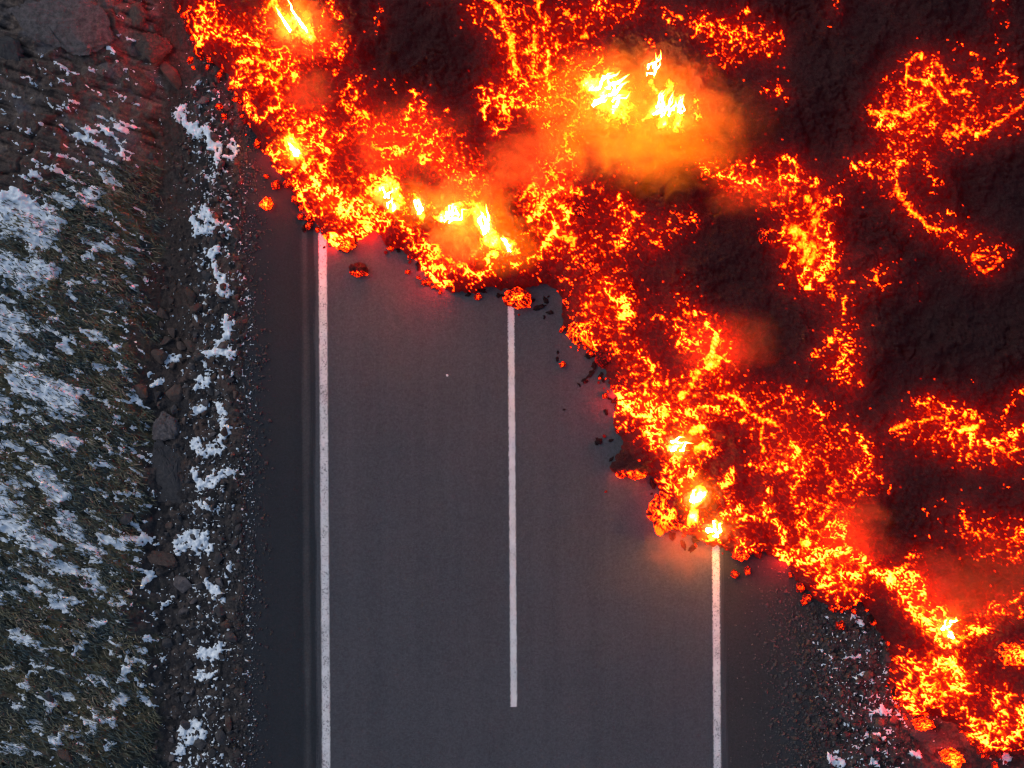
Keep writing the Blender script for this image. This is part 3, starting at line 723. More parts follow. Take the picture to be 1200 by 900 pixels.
ASPH = ((.043, .0445, .051), (.062, .061, .068))
M_ASPH = mat_asphalt('asphalt', *ASPH, .30)
M_SHLD = mat_asphalt('shoulder_gravel', (.012, .0145, .019), (.019, .0215, .026), .35, ((372 - 600) / S, -1, .08), (358 - 600) / S)
M_SHLD_R = mat_asphalt('coarse_shoulder_gravel', (.016, .017, .020), (.031, .030, .032), .30, ((844 - 600) / S, 1, .10))
road = tag(strip('road', 372.2, 844.0, -300, 300, .020, M_ASPH), kind='structure')
tag(strip('gravel_shoulder', 284, 372.1, -300, 300, .012, M_SHLD), kind='structure')
tag(strip('gravel_shoulder', 844.1, 946, -300, 300, .012, M_SHLD_R), kind='structure')
def y_of(py): return (450 - py) / S
strip('edge_line', 373.6, 385.4, -300, 300, .024, mat_paint(373.6, 385.4, 1.0), road)
strip('edge_line', 831.8, 842.6, -300, 300, .024, mat_paint(831.8, 842.6, .8), road)
P_C = mat_paint(594.6, 604.4, .35)
for k_ in range(-9, 10):            # one dash in view, the rest carry on up and down the road
    ya, yb = y_of(828) + 12.0 * k_, y_of(345) + 12.0 * k_
    strip('centre_line', 594.6, 604.4, ya, yb, .024, P_C, road)
# --------------------------------------------------------------------------------------------
#  loose things: lava boulders, embers and cinders at the front, stones of the verge
# --------------------------------------------------------------------------------------------
def lava_top(x, y):
    z, d = lava_base_height(np.array([[x]]), np.array([[y]]))
    return float(z[0, 0]) if d[0, 0] > 0 else 0.0

def lump(seed, rx, ry, rz, subdiv, level, style, rough=.34):
    """a clinker lump: noisy ball, flat below, with its own temperature field"""
    bm = bmesh.new(); bmesh.ops.create_icosphere(bm, subdivisions=subdiv, radius=1.0)
    me = bpy.data.meshes.new('lump'); bm.to_mesh(me); bm.free()
    n = len(me.vertices); v = np.zeros(n * 3, np.float32); me.vertices.foreach_get('co', v); v = v.reshape(-1, 3).astype(float)
    u, w = v[:, 0] + .7 * v[:, 2] + seed * 3.1, v[:, 1] - .6 * v[:, 2] + seed * 1.7
    big = fbm(u * 1.3, w * 1.3, 2, seed); med = fbm(u * 3.2, w * 3.2, 3, seed + 1)
    _, e, c = worley(u * 3.1, w * 3.1, seed + 2); _, e2, c2 = worley(u * 6.5, w * 6.5, seed + 3)
    r = 1 + rough * big + rough * .5 * med + .10 * np.minimum(e, .5) + .06 * (c - .5)
    v = v * r[:, None] * np.array([rx, ry, rz]); v[:, 2] = np.maximum(v[:, 2], -rz * .55)
    k = .66 * np.exp(-(e / .13) ** 2) + .5 * np.exp(-(e2 / .20) ** 2) + .5 * med + .25 * big
    t = sstep(.75 - .75 * level - .15, .75 - .75 * level + .55, k) * (.38 + .66 * level)
    t = np.maximum(t, .22 * level)
    nx = v[:, 0] / rx; ny = v[:, 1] / ry
    if style == 'rim': t = t * sstep(.15, .75, -ny + .15 * med) + .06
    if style == 'under': t = t * sstep(.0, .55, -ny + .3 * med) + .03
    if style == 'dark': t = t * 0
    t = t * (1 - .35 * sstep(.2, .9, np.hypot(v[:, 0] / rx, v[:, 1] / ry) - .3 * med))
    if style == 'dull': t = np.minimum(t, .34)
    me.vertices.foreach_set('co', v.astype(np.float32).ravel())
    me.attributes.new('crust_glow', 'FLOAT', 'POINT').data.foreach_set('value', t.astype(np.float32))
    me.polygons.foreach_set('use_smooth', np.ones(len(me.polygons), bool)); me.materials.append(M_LAVA); me.update()
    return me

def put_lump(name, px, py, rx, ry, level, style, label, cat, seed, on_flow=False, group=None, tall=.75, sub=5):
    rx, ry = rx / S, ry / S; rz = tall * (rx + ry) / 2
    base = 0.02
    p = world(px, py, base + rz * .55)
    if on_flow:
        for _ in range(3):
            base = lava_top(p.x, p.y); p = world(px, py, base + rz * .3)
        base -= rz * .3
    me = lump(seed, rx, ry, rz, sub, level, style); me.name = name
    o = link(name, me); o.location = (p.x, p.y, base + rz * .55 - .004)
    tag(o, label, cat, group)
    return o

BOULDERS = [
    (312, 239, 6.5, 6.5, 1.0, '', 'round orange lava lump lying alone on the dark shoulder left of the edge line', False),
    (420, 316, 10, 8, .7, 'under', 'dark lava lump glowing only along its lower edge, right of the left edge line', False),
    (607, 350, 15, 11, .80, '', 'speckled orange lava boulder at the upper end of the centre line', False),
    (646, 318, 12, 7, .72, '', 'flat oblong glowing lava boulder up and right of the centre line end', False),
    (683, 386, 19, 19, .88, '', 'largest bright speckled lava boulder at the front right of the centre line', False),
    (740, 545, 20, 15, .90, 'rim', 'black rounded lava boulder with a glowing crescent along its lower rim', False),
    (780, 600, 18, 21, .92, '', 'big bright orange lava boulder beside the flame over the right edge line', False),
    (868, 650, 10, 7, .75, '', 'oval glowing lava lump just right of the top of the right edge line', False),
    (668, 354, 7, 7, .80, '', 'small round bright lava lump on the front above the largest speckled boulder', False),
    (712, 415, 13, 13, .45, 'dull', 'dull red lava boulder below the largest speckled boulder', False),
    (1082, 848, 12, 7, .85, '', 'glowing lava lump among the snowy stones at the lower right', False),
    (1115, 888, 13, 10, .95, '', 'bright yellow lava lump at the bottom edge right of the snowy stones', False),
    (896, 275, 7, 8, .60, '', 'dull orange lava lump on the black crust left of the bright melt pool', True),
    (680, 247, 8, 8, .58, '', 'orange lava lump on the black crust right of the squiggly glowing veins', True),
    (405, 286, 10, 8, .85, '', 'bright lava lump on the front just right of the top of the left edge line', False),
    (985, 733, 6, 5, .55, '', 'small red lava lump among stones on the gravel right of the road', False),
    (1189, 765, 16, 14, .95, '', 'bright yellow lava boulder at the right edge of the picture', True),
]
for i, (px_, py_, rx_, ry_, lv, sty, lab, onf) in enumerate(BOULDERS):
    put_lump('lava_boulder', px_, py_, rx_, ry_, lv, sty, lab, 'lava boulder', 300 + i * 5, onf, None, sub=5 if rx_ > 8 else 4)

EMBER_SPOTS = [
    ('ember lying on the asphalt between the centre line and the right edge line', [(659, 427, 3.4), (719, 453, 3.6), (709, 464, 3), (710, 576, 1.8), (708, 511, 1.8), (608, 369, 1.4)]),
    ('ember lying on the asphalt between the left edge line and the centre line', [(478, 319, 2.6), (497, 331, 3.0), (512, 337, 2.5), (560, 348, 3.4), (452, 296, 2)]),
    ('ember scattered on the dark ground off the upper left lava front', [(224, 71, 4.2), (227, 80, 2.2), (257, 125, 3.4), (263, 136, 2.8), (260, 141, 1.8), (302, 172, 2), (312, 207, 2.6), (324, 217, 5), (338, 215, 5), (228, 60, 2)]),
    ('ember fallen around the upper end of the left edge line', [(352, 254, 3), (363, 253, 5.5), (362, 264, 4.5), (346, 233, 3.5), (372, 270, 2.6)]),
    ('ember fallen on the gravel right of the right edge line', [(861, 672, 4.6), (875, 669, 4.6), (937, 688, 5.2), (945, 700, 4), (942, 706, 3), (975, 713, 3.4), (983, 706, 4), (1027, 697, 2.5), (1040, 754, 2.5)]),
    ('ember fallen on the stones below the lower right lava front', [(1050, 827, 2.6), (1083, 836, 3.8), (1108, 834, 4), (1146, 882, 2), (1165, 897, 3.4), (1178, 893, 2)]),
]
k_ = 0
EMBER_ME = [lump(500 + i * 7, 1, 1, .8, 4, .62, '', .55) for i in range(4)] + [lump(540 + i * 7, 1, 1, .8, 3, .55, 'dull', .5) for i in range(2)]
for lab, lst in EMBER_SPOTS:
    for (px_, py_, r_) in lst:
        o = link('ember', EMBER_ME[k_ % 4 if r_ > 2.1 else 4 + k_ % 2]); k_ += 1
        p = world(px_, py_, .02); r_ /= S
        o.scale = (r_ * random.uniform(.85, 1.2), r_ * random.uniform(.8, 1.1), r_)
        o.location = (p.x, p.y, .02 + r_ * .40); o.rotation_euler = (0, 0, random.uniform(0, 6.28))
        tag(o, 'small glowing ' + lab, 'ember', 'embers: ' + lab)

CINDER_ME = [lump(600 + i * 7, 1, 1, .5, 4, .3, 'dark', .95) for i in range(7)]
CINDERS = [(632, 360, 8, 5), (640, 352, 5, 4), (625, 352, 4, 3), (685, 446, 5, 4), (692, 438, 5, 3), (679, 451, 3, 2), (701, 517, 5, 4), (716, 516, 3.4, 2.4), (654, 413, 2.5, 2), (661, 480, 2, 1.6),
           (716, 538, 3, 2), (691, 417, 6, 5), (697, 426, 5, 4), (704, 440, 4, 3), (653, 421, 3, 2.4), (800, 638, 6, 4), (788, 628, 5, 4), (810, 643, 4, 3), (645, 366, 4, 3), (638, 372, 3, 2.2), (527, 338, 4, 3), (565, 340, 5, 3.4), (357, 268, 5, 4), (380, 290, 3, 2)]
for i, (px_, py_, rx_, ry_) in enumerate(CINDERS):
    o = link('cinder', CINDER_ME[i % 7]); p = world(px_, py_, .02)
    o.scale = (rx_ / S * random.uniform(.55, .95), ry_ / S * random.uniform(.45, .75), .6 * ry_ / S); o.location = (p.x, p.y, .02 + .16 * ry_ / S); o.rotation_euler = (0, 0, random.uniform(0, 6.28))
    tag(o, 'small black cinder lying cold on the asphalt just ahead of the lava front', 'cinder', 'black cinders ahead of the lava front')

# clinker that has rolled off the front and lies along its foot
random.seed(41)
seg = [(a, c) for a, c in zip(FRONT[:-1], FRONT[1:]) if -20 < a[1] < 900 and a[0] < 1190]
for i in range(110):
    (x0, y0), (x1, y1) = random.choices(seg, [math.hypot(c[0] - a[0], c[1] - a[1]) for a, c in seg])[0]
    t = random.random(); L_ = math.hypot(x1 - x0, y1 - y0); off = random.uniform(-3, 3) + random.random() ** 2.5 * 11
    px_, py_ = x0 + (x1 - x0) * t - (y1 - y0) / L_ * off, y0 + (y1 - y0) * t + (x1 - x0) / L_ * off
    r_ = random.uniform(1.3, 4.4) * (1 if off < 5 else .6) / S; lit = random.random()
    me = random.choice(EMBER_ME[:4]) if lit < .45 else (random.choice(EMBER_ME[4:]) if lit < .72 else random.choice(CINDER_ME))
    o = link('clinker', me); p = world(px_, py_, .02)
    o.scale = (r_ * random.uniform(.8, 1.4), r_ * random.uniform(.6, 1.0), r_ * .9); o.rotation_euler = (0, 0, random.uniform(0, 6.28))
    o.location = (p.x, p.y, .02 + r_ * .35)
    if lit < .72: tag(o, 'glowing clinker fragment fallen at the very foot of the lava front', 'clinker', 'glowing clinker along the foot of the lava front')
    else: tag(o, 'black clinker fragment fallen at the very foot of the lava front', 'clinker', 'black clinker along the foot of the lava front')

# --- angular stones -------------------------------------------------------------------------
def mat_stone(name, c0, c1):
    m, nt, out = new_mat(name); b = N(nt); o = b.obj()
    inf = b.new('ShaderNodeObjectInfo').outputs['Random']
    n1 = b.noise(b.pos(), 12, 5, .65); n2 = b.noise(b.pos(), 60, 3, .6)
    c = b.mix(b.remap(n1, .32, .68), c0, c1)
    c = b.mix(b.remap(inf, 0, 1, 0, .55), c, tuple(v * .45 for v in c0))
    c = b.mix(b.remap(n2, .5, .8, 0, .5), c, tuple(v * .4 for v in c0))
    principled(b, out, c, .88, .25, b.bump(b.math('ADD', n1, b.math('MULTIPLY', n2, .4)), .8, .03))
    return m
ST_DARK = mat_stone('dark_basalt', (.036, .035, .038), (.072, .067, .068))
ST_BROWN = mat_stone('brown_basalt', (.060, .042, .036), (.105, .074, .062))
ST_PALE = mat_stone('grey_lichen_rock', (.050, .043, .043), (.150, .128, .126))

def hull_stone(seed, npt=16, flat=.7, rough=False):
    r = random.Random(seed); bm = bmesh.new()
    for _ in range(npt):
        d = Vector((r.gauss(0, 1), r.gauss(0, 1), r.gauss(0, 1))).normalized() * r.uniform(.78, 1.0)
        bm.verts.new((d.x, d.y * r.uniform(.8, 1), d.z * flat))
    bmesh.ops.convex_hull(bm, input=bm.verts)
    loose = [v for v in bm.verts if not v.link_faces]
    bmesh.ops.delete(bm, geom=loose, context='VERTS')
    bmesh.ops.bevel(bm, geom=list(bm.edges), offset=.05, segments=1, affect='EDGES', profile=.6)
    if rough:
        bmesh.ops.triangulate(bm, faces=bm.faces); bmesh.ops.subdivide_edges(bm, edges=bm.edges, cuts=(5 if rough == 2 else 3), use_grid_fill=True)
        for v in bm.verts:
            a = np.array([v.co.x * 2 + v.co.z + seed]); c = np.array([v.co.y * 2 - v.co.z])
            v.co += v.co.normalized() * float((.16 if rough == 2 else .07) * fbm(a * (2 if rough == 2 else 1), c * (2 if rough == 2 else 1), 4, seed, .65)[0])
    bmesh.ops.recalc_face_normals(bm, faces=bm.faces)
    me = bpy.data.meshes.new('rock'); bm.to_mesh(me); bm.free()
    return me

def ground_at(x, y):
    z, _ = ground_height(np.array([[x]]), np.array([[y]])); return float(z[0, 0])

BIG_ROCKS = [  # px, py, rx, ry, flat, rotation, material, label
    (84, 28, 64, 38, .13, 20, ST_PALE, 'broad pale grey rock slab with a pale vein at the top left corner'),
    (15, 62, 26, 16, .3, 40, ST_DARK, 'dark rock left of and below the broad pale slab at the top left'),
    (176, 52, 22, 20, .45, 10, ST_BROWN, 'reddish brown boulder at the head of the earth ditch near the lava'),
    (158, 14, 16, 13, .5, 60, ST_BROWN, 'brown stone between the broad pale slab and the lava'),
    (196, 82, 11, 22, .4, -30, ST_BROWN, 'long narrow brown stone lying along the ditch below the reddish boulder'),
    (236, 117, 9, 6, .6, 0, ST_PALE, 'small tan stone just above the uppermost snow strip of the verge'),
    (189, 505, 17, 24, .4, 15, ST_PALE, 'large pale brown boulder in the ditch below the cluster of reddish stones'),
    (190, 560, 26, 46, .14, -8, ST_DARK, 'long flat dark slab filling the ditch halfway down the picture'),
    (180, 464, 8, 8, .7, 0, ST_DARK, 'round black stone beside the cluster of reddish stones'),
    (200, 462, 11, 14, .6, 20, ST_BROWN, 'reddish boulder in the middle of the stone cluster by the ditch'),
    (163, 458, 11, 9, .5, 45, ST_BROWN, 'ochre stone left of the round black stone'),
    (182, 415, 11, 13, .5, 5, ST_BROWN, 'brown stone with snow on both sides above the reddish cluster'),
    (222, 405, 12, 9, .6, 30, ST_BROWN, 'brown stone right of the ditch and left of a snow strip'),
    (242, 322, 8, 8, .6, 0, ST_DARK, 'dark stone sunk in the snow strip beside the shoulder'),
    (276, 462, 4.5, 6, .6, 0, ST_BROWN, 'small orange brown stone standing alone at the edge of the shoulder'),
    (212, 685, 13, 15, .35, 40, ST_PALE, 'flat grey plate of rock below a patch of snow in the lower verge'),
    (186, 658, 19, 12, .4, 20, ST_BROWN, 'rounded brown boulder in the ditch above the flat grey plate'),
    (238, 672, 8, 10, .55, 0, ST_BROWN, 'small brown stone right of the rounded brown boulder'),
    (258, 717, 8, 8, .6, 0, ST_DARK, 'grey stone on dark gravel beside the lower snow strip'),
    (147, 608, 11, 9, .5, 0, ST_DARK, 'dark angular stone with snow below it left of the ditch'),
    (234, 874, 10, 9, .6, 0, ST_DARK, 'dark angular stone inside the bottom snow patch of the verge'),
    (231, 838, 10, 8, .5, 20, ST_DARK, 'flat dark stone between the two lowest snow patches of the verge'),
    (80, 885, 14, 9, .5, 20, ST_BROWN, 'brown stone in the moss at the bottom left'),
    (60, 815, 8, 10, .5, 20, ST_DARK, 'black stone cradling a scrap of snow in the lower moss'),
    (1030, 848, 9, 7, .6, 20, ST_BROWN, 'reddish stone between snow scraps on the gravel right of the road'),
    (1048, 845, 8, 6, .6, -20, ST_BROWN, 'rounded brown stone just left of the lower right lava front'),
    (1018, 793, 7, 8, .6, 0, ST_BROWN, 'brown stone with a fleck of snow right of the gravel shoulder'),
    (1085, 862, 20, 10, .35, 10, ST_DARK, 'broad dark rock below the glowing lump at the lower right'),
    (1107, 863, 7, 6, .5, 0, ST_DARK, 'dark stone with a thin rim of snow below the lower right lava front'),
]
random.seed(21)
for i, (px_, py_, rx_, ry_, fl, ro, mt, lab) in enumerate(BIG_ROCKS):
    me = hull_stone(700 + i, 22 if rx_ > 15 else 16, 1.0, 2 if rx_ > 15 else rx_ > 7); me.name = 'rock'
    p = world(px_, py_); z = ground_at(p.x, p.y)
    o = link('rock', me, None, mt); k_ = fl * (rx_ + ry_) / 2 / S
    o.scale = (rx_ / S * 1.12, ry_ / S * 1.12, k_); o.rotation_euler = (random.uniform(-.08, .08), random.uniform(-.08, .08), -math.radians(ro))
    o.location = (p.x, p.y, z + k_ * .25)
    tag(o, lab, 'rock')

STONE_ME = [hull_stone(800 + i, 13, .65) for i in range(14)]
STONES = {}
for me in STONE_ME:
    for mt in (ST_DARK, ST_BROWN, ST_PALE):
        c = me.copy(); c.materials.append(mt); STONES.setdefault(mt.name, []).append(c)
zone_of = {}
def scatter(n, pick, label, cat, group, r0, r1, mats):
    for _ in range(n):
        for _try in range(30):
            px_, py_ = pick()
            if all((px_ - a) ** 2 + (py_ - c) ** 2 > (r + 3) ** 2 for a, c, r in TAKEN): break
        r_ = r0 * (r1 / r0) ** (random.random() ** 1.6)
        TAKEN.append((px_, py_, r_))
        mt = random.choices([ST_DARK, ST_BROWN, ST_PALE], mats)[0]
        o = link('rock', random.choice(STONES[mt.name])); p = world(px_, py_); r_ /= S
        lx_ = lateral(px_, py_); z = ground_at(p.x, p.y)
        if 284 < lx_ < 946: z = .012
        o.scale = (r_ * random.uniform(.85, 1.35), r_ * random.uniform(.8, 1.1), r_ * random.uniform(.7, 1.1))
        o.rotation_euler = (random.uniform(-.3, .3), random.uniform(-.3, .3), random.uniform(0, 6.28))
        o.location = (p.x, p.y, z + r_ * .22)
        tag(o, label, cat, group)
TAKEN = [(a, c, max(rx, ry) * .8) for a, c, rx, ry, *_ in BIG_ROCKS]
def band(x0, x1, y0, y1): return lambda: (random.uniform(x0, x1), random.uniform(y0, y1))
def tri(x0, x1, xm, y0, y1): return lambda: (random.triangular(x0, x1, xm), random.uniform(y0, y1))
scatter(34, tri(205, 284, 250, 95, 300), 'angular stone in the snowy verge left of the upper road and nearest the lava', 'rock', 'stones of the upper snowy verge', 3, 9, (5, 3, 1))
scatter(34, tri(178, 262, 205, 330, 500), 'reddish angular stone in the cluster beside the ditch halfway up the picture', 'rock', 'stones of the reddish cluster by the ditch', 4, 11, (1, 6, 1))
scatter(40, tri(225, 288, 262, 330, 610), 'dark angular stone in the snowy verge beside the middle of the road', 'rock', 'stones of the middle snowy verge', 3, 8, (6, 2, 1))
scatter(70, tri(165, 290, 235, 610, 905), 'dark angular stone in the snowy verge beside the lower part of the road', 'rock', 'stones of the lower snowy verge', 3, 10, (7, 1.5, 1.5))
scatter(18, band(60, 175, 60, 240), 'loose stone on the bare brown rock at the upper left', 'rock', 'loose stones on the bare brown rock', 3, 7, (3, 3, 2))
scatter(46, tri(945, 1060, 1010, 745, 905), 'stone on the snowy gravel between the right shoulder and the lower right lava', 'rock', 'stones on the right hand gravel', 3, 8, (5, 4, 1))

# the one pale pebble on the carriageway
me = hull_stone(990, 14, .7); me.name = 'pebble'
m, nt, out = new_mat('pale_pebble'); b = N(nt)
principled(b, out, b.mix(b.remap(b.noise(b.pos(), 60, 3), .4, .6), (.55, .55, .55), (.75, .75, .74)), .6, .3)
o = link('pebble', me, None, m); p = world(524, 440); o.location = (p.x, p.y, .033); o.scale = (.030, .036, .022)
tag(o, 'single pale pebble lying on the asphalt left of the centre line', 'pebble')

# --- gravel nobody could count: the crumbs along both shoulders -------------------------------
def gravel(n, pick, r0, r1, mat, seed):
    rg = np.random.default_rng(seed)
    base = np.array([(1, 0, 0), (-.9, .2, 0), (.1, 1, .1), (0, -.9, -.1), (.1, .1, .8), (0, 0, -.6)]); fc = np.array([(0, 2, 4), (2, 1, 4), (1, 3, 4), (3, 0, 4), (2, 0, 5), (1, 2, 5), (3, 1, 5), (0, 3, 5)])
    V, F = [], []
    P = np.array([pick() for _ in range(n)])
    X, Y = (P[:, 0] - 600) / S, (450 - P[:, 1]) / S
    Z = ground_height(X[None], Y[None])[0][0]; lx = lateral(P[:, 0], P[:, 1])
    Z = np.where((lx > 284) & (lx < 946), .012, Z)
    for i in range(n):
        r = r0 * (r1 / r0) ** (rg.random() ** 2) / S
        a = rg.random() * 6.28; c, s_ = math.cos(a), math.sin(a)
        v = base * (1 + .35 * rg.standard_normal((6, 3))) * r * np.array([1.15, .9, .8])
        v = np.stack([v[:, 0] * c - v[:, 1] * s_, v[:, 0] * s_ + v[:, 1] * c, v[:, 2]], 1) + np.array([X[i], Y[i], Z[i] + r * .3])
        F.append(fc + 6 * i); V.append(v)
    tag(link('gravel', mesh_np('gravel', np.concatenate(V), np.concatenate(F), smooth=False), None, mat), kind='stuff')
random.seed(5)
gravel(2600, tri(268, 322, 284, -60, 960), .8, 2.6, ST_DARK, 1)
gravel(420, tri(165, 290, 225, 90, 560), 1.2, 4.0, ST_BROWN, 2)
gravel(500, tri(165, 290, 245, 520, 960), 1.2, 4.0, ST_DARK, 7)
gravel(3200, lambda: (random.triangular(880, 1060, 960), random.uniform(690, 960)), .8, 2.8, ST_DARK, 3)
gravel(900, lambda: (random.uniform(930, 1080), random.uniform(735, 960)), 1.0, 3.6, ST_BROWN, 4)
gravel(420, lambda: (random.triangular(850, 950, 930), random.uniform(655, 960)), .7, 1.6, ST_PALE, 6)

# --- moss and dead grass ----------------------------------------------------------------------
def build_moss():
    rg = np.random.default_rng(77); n = 52000
    px = rg.uniform(-120, 182, n); py = rg.uniform(190, 1000, n)
    X, Y = (px - 600) / S, (450 - py) / S
    z, zn = ground_height(X[None], Y[None]); z = z[0]
    w = zn[4][0]; dens = .55 + .6 * fbm(px / 26, py / 26, 2, 161) + .5 * zn[8][0]
    ok = (w > .55) & (rg.random(n) < dens)
    X, Y, z, px, py = X[ok], Y[ok], z[ok], px[ok], py[ok]; n = len(X)
    ang = -A25 + rg.normal(0, .36, n) + np.where(rg.random(n) < .5, 0, math.pi)
    L = rg.uniform(.06, .21, n); wd = rg.uniform(.006, .014, n); up = rg.uniform(.02, .075, n)
    dx, dy = np.cos(ang), np.sin(ang)
    b0 = np.stack([X - dy * wd, Y + dx * wd, z - .01], 1); b1 = np.stack([X + dy * wd, Y - dx * wd, z - .01], 1)
    m0 = np.stack([X + dx * L * .5 - dy * wd * .8, Y + dy * L * .5 + dx * wd * .8, z + up], 1); m1 = np.stack([X + dx * L * .5 + dy * wd * .8, Y + dy * L * .5 - dx * wd * .8, z + up], 1)
    t = np.stack([X + dx * L, Y + dy * L, z + up * .8], 1); t2 = t + np.stack([dy * .002, -dx * .002, 0 * dx], 1)
    V = np.stack([b0, b1, m1, m0, t2, t], 1).reshape(-1, 3)
    i = np.arange(n)[:, None] * 6
    F = np.concatenate([i + np.array([0, 1, 2, 3]), i + np.array([3, 2, 4, 5])], 0)
    q = fbm(px / 34, py / 34, 3, 162) + rg.normal(0, .28, n)
    c = np.zeros((n, 3)) + np.array([.072, .076, .054])
    c = mixc(c, sstep(.05, .5, q), (.130, .124, .076)); c = mixc(c, sstep(.45, .8, q), (.20, .165, .125)); c = mixc(c, sstep(.0, .5, -q), (.052, .074, .074))
    me = mesh_np('moss', V, F, {'ground_tone': np.repeat(c, 6, 0)}, smooth=False)
    m, nt, out = new_mat('moss'); b = N(nt)
    principled(b, out, b.attr('ground_tone').outputs['Color'], .8, .2)
    tag(link('moss', me, None, m), kind='stuff')
build_moss()
# --------------------------------------------------------------------------------------------
#  flames on the open melt and the smoke they light up
# --------------------------------------------------------------------------------------------
m, nt, out = new_mat('flame_gas'); b = N(nt)
em = b.new('ShaderNodeEmission'); em.inputs['Color'].default_value = (1., .31, .018, 1); em.inputs['Strength'].default_value = 5.5
b.link(em.outputs[0], out.inputs['Volume'])
M_FLAME = m
m, nt, out = new_mat('flame_core'); b = N(nt)
up = b.attr('along').outputs['Fac']
em = b.new('ShaderNodeEmission')
b.link(b.ramp(up, [(0, (1., .46, .11)), (.45, (1., .36, .06)), (1, (1., .20, .012))]), em.inputs['Color'])
b.link(b.math('MULTIPLY', b.math('POWER', b.math('SUBTRACT', 1.06, up), 2.0), 800.), em.inputs['Strength'])
b.link(em.outputs[0], out.inputs['Surface'])
M_CORE = m
m, nt, out = new_mat('glow_halo'); b = N(nt)  # emitting volume that paints the orange glow of fire-lit smoke round a flame
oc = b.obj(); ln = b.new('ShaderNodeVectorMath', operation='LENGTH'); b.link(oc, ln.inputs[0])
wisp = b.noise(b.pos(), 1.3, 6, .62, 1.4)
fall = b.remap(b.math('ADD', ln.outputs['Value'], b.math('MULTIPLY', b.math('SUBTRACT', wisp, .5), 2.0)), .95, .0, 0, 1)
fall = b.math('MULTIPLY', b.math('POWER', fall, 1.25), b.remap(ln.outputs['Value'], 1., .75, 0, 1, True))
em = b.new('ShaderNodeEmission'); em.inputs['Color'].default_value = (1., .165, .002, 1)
gl = b.new('ShaderNodeAttribute', attribute_name='halo_strength', attribute_type='OBJECT')
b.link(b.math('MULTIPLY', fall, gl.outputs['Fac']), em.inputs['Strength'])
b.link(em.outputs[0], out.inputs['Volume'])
M_HALO = m

def tongue(name, path, r0, seed, parent, mat=None):
    """a closed, tapering, twisting lick of burning gas along a path"""
    n, k = 22, 10
    P = [Vector(p) for p in path]
    T_, H_ = np.meshgrid(np.linspace(0, 1, n), np.arange(k) * 2 * np.pi / k, indexing='ij')
    wob = vnoise(np.cos(H_) * 1.4 + T_ * 5 + seed * 1.3, np.sin(H_) * 1.4 + T_ * 2 + seed, seed) + .5 * vnoise(np.cos(H_) * 3 + seed, np.sin(H_) * 3 + T_ * 9, seed + 1)
    bx = .9 * vnoise(np.linspace(0, 4, n) + seed * 2.7, np.zeros(n) + seed, seed + 2); by = .9 * vnoise(np.linspace(0, 4, n) + seed * 1.9, np.zeros(n) - seed, seed + 3)
    V, F = [], []
    for i in range(n):
        t = i / (n - 1); f = t * (len(P) - 1); a = min(int(f), len(P) - 2); c = P[a].lerp(P[a + 1], f - a)
        r = r0 * (math.sin(math.pi * (t * .92 + .08)) ** .8) * (1 - .62 * t) + .004
        for j in range(k):
            th = 2 * math.pi * j / k
            w = 1 + .75 * float(vnoise(np.array([math.cos(th) * 1.3 + seed]), np.array([math.sin(th) * 1.3 + t * 4.0]), seed)[0])
            V.append((c.x + bx[i] * r0 + r * w * math.cos(th), c.y + by[i] * r0 + r * w * math.sin(th), c.z + .25 * r * w * math.sin(th + seed)))
    for i in range(n - 1):
        for j in range(k):
            F.append((i * k + j, i * k + (j + 1) % k, (i + 1) * k + (j + 1) % k, (i + 1) * k + j))
    bm = bmesh.new(); vv = [bm.verts.new(p) for p in V]
    for f in F: bm.faces.new([vv[i] for i in f])
    bm.faces.new(vv[:k][::-1]); bm.faces.new(vv[-k:])
    bmesh.ops.recalc_face_normals(bm, faces=bm.faces)
    me = bpy.data.meshes.new(name); bm.to_mesh(me); bm.free()
    me.polygons.foreach_set('use_smooth', np.ones(len(me.polygons), bool))
    me.attributes.new('along', 'FLOAT', 'POINT').data.foreach_set('value', T_.astype(np.float32).ravel())
    return link(name, me, parent, mat or M_FLAME)

FLAMES = [  # px, py, spread px, tongues, size m, lean (px), label
    (706, 108, 20, 11, .17, (26, -10), 'largest white hot flame bursting from the lava at the upper centre'),
    (775, 135, 12, 7, .12, (8, -26), 'forked white flame right of the largest flame'),
    (795, 133, 7, 4, .08, (2, -20), 'thin upright yellow flame right of the forked flame'),
    (764, 88, 6, 4, .07, (6, -22), 'narrow pale yellow flame above the forked flame'),
    (524, 255, 10, 6, .13, (24, -10), 'white slanting flame above the middle of the left lane'),
    (568, 264, 13, 8, .15, (-4, -24), 'broad yellow flame leaning up just left of the centre line'),
    (597, 289, 7, 4, .08, (-12, -10), 'small yellow flame at the lower right foot of the broad yellow flame'),
    (456, 237, 14, 7, .12, (8, -16), 'jagged yellow flame near the left end of the lava front'),
    (491, 245, 7, 4, .09, (0, -16), 'dim yellow flame between the jagged flame and the white slanting flame'),
    (348, 181, 8, 5, .10, (-4, -12), 'small bright flame on the flow above the left edge line'),
    (347, 32, 16, 8, .13, (-14, -26), 'yellow flame at the top edge left of the dark crust'),
    (791, 523, 9, 5, .11, (20, -10), 'white and yellow flame on the flow up and left of the right edge line'),
    (815, 590, 9, 6, .12, (6, -26), 'tall white flame just above the big orange boulder by the right edge line'),
    (836, 625, 7, 4, .09, (4, -20), 'small flame right over the upper end of the right edge line'),
    (1110, 740, 9, 5, .10, (-4, -20), 'orange yellow flame where two glowing streams meet at the lower right'),
]
random.seed(3)
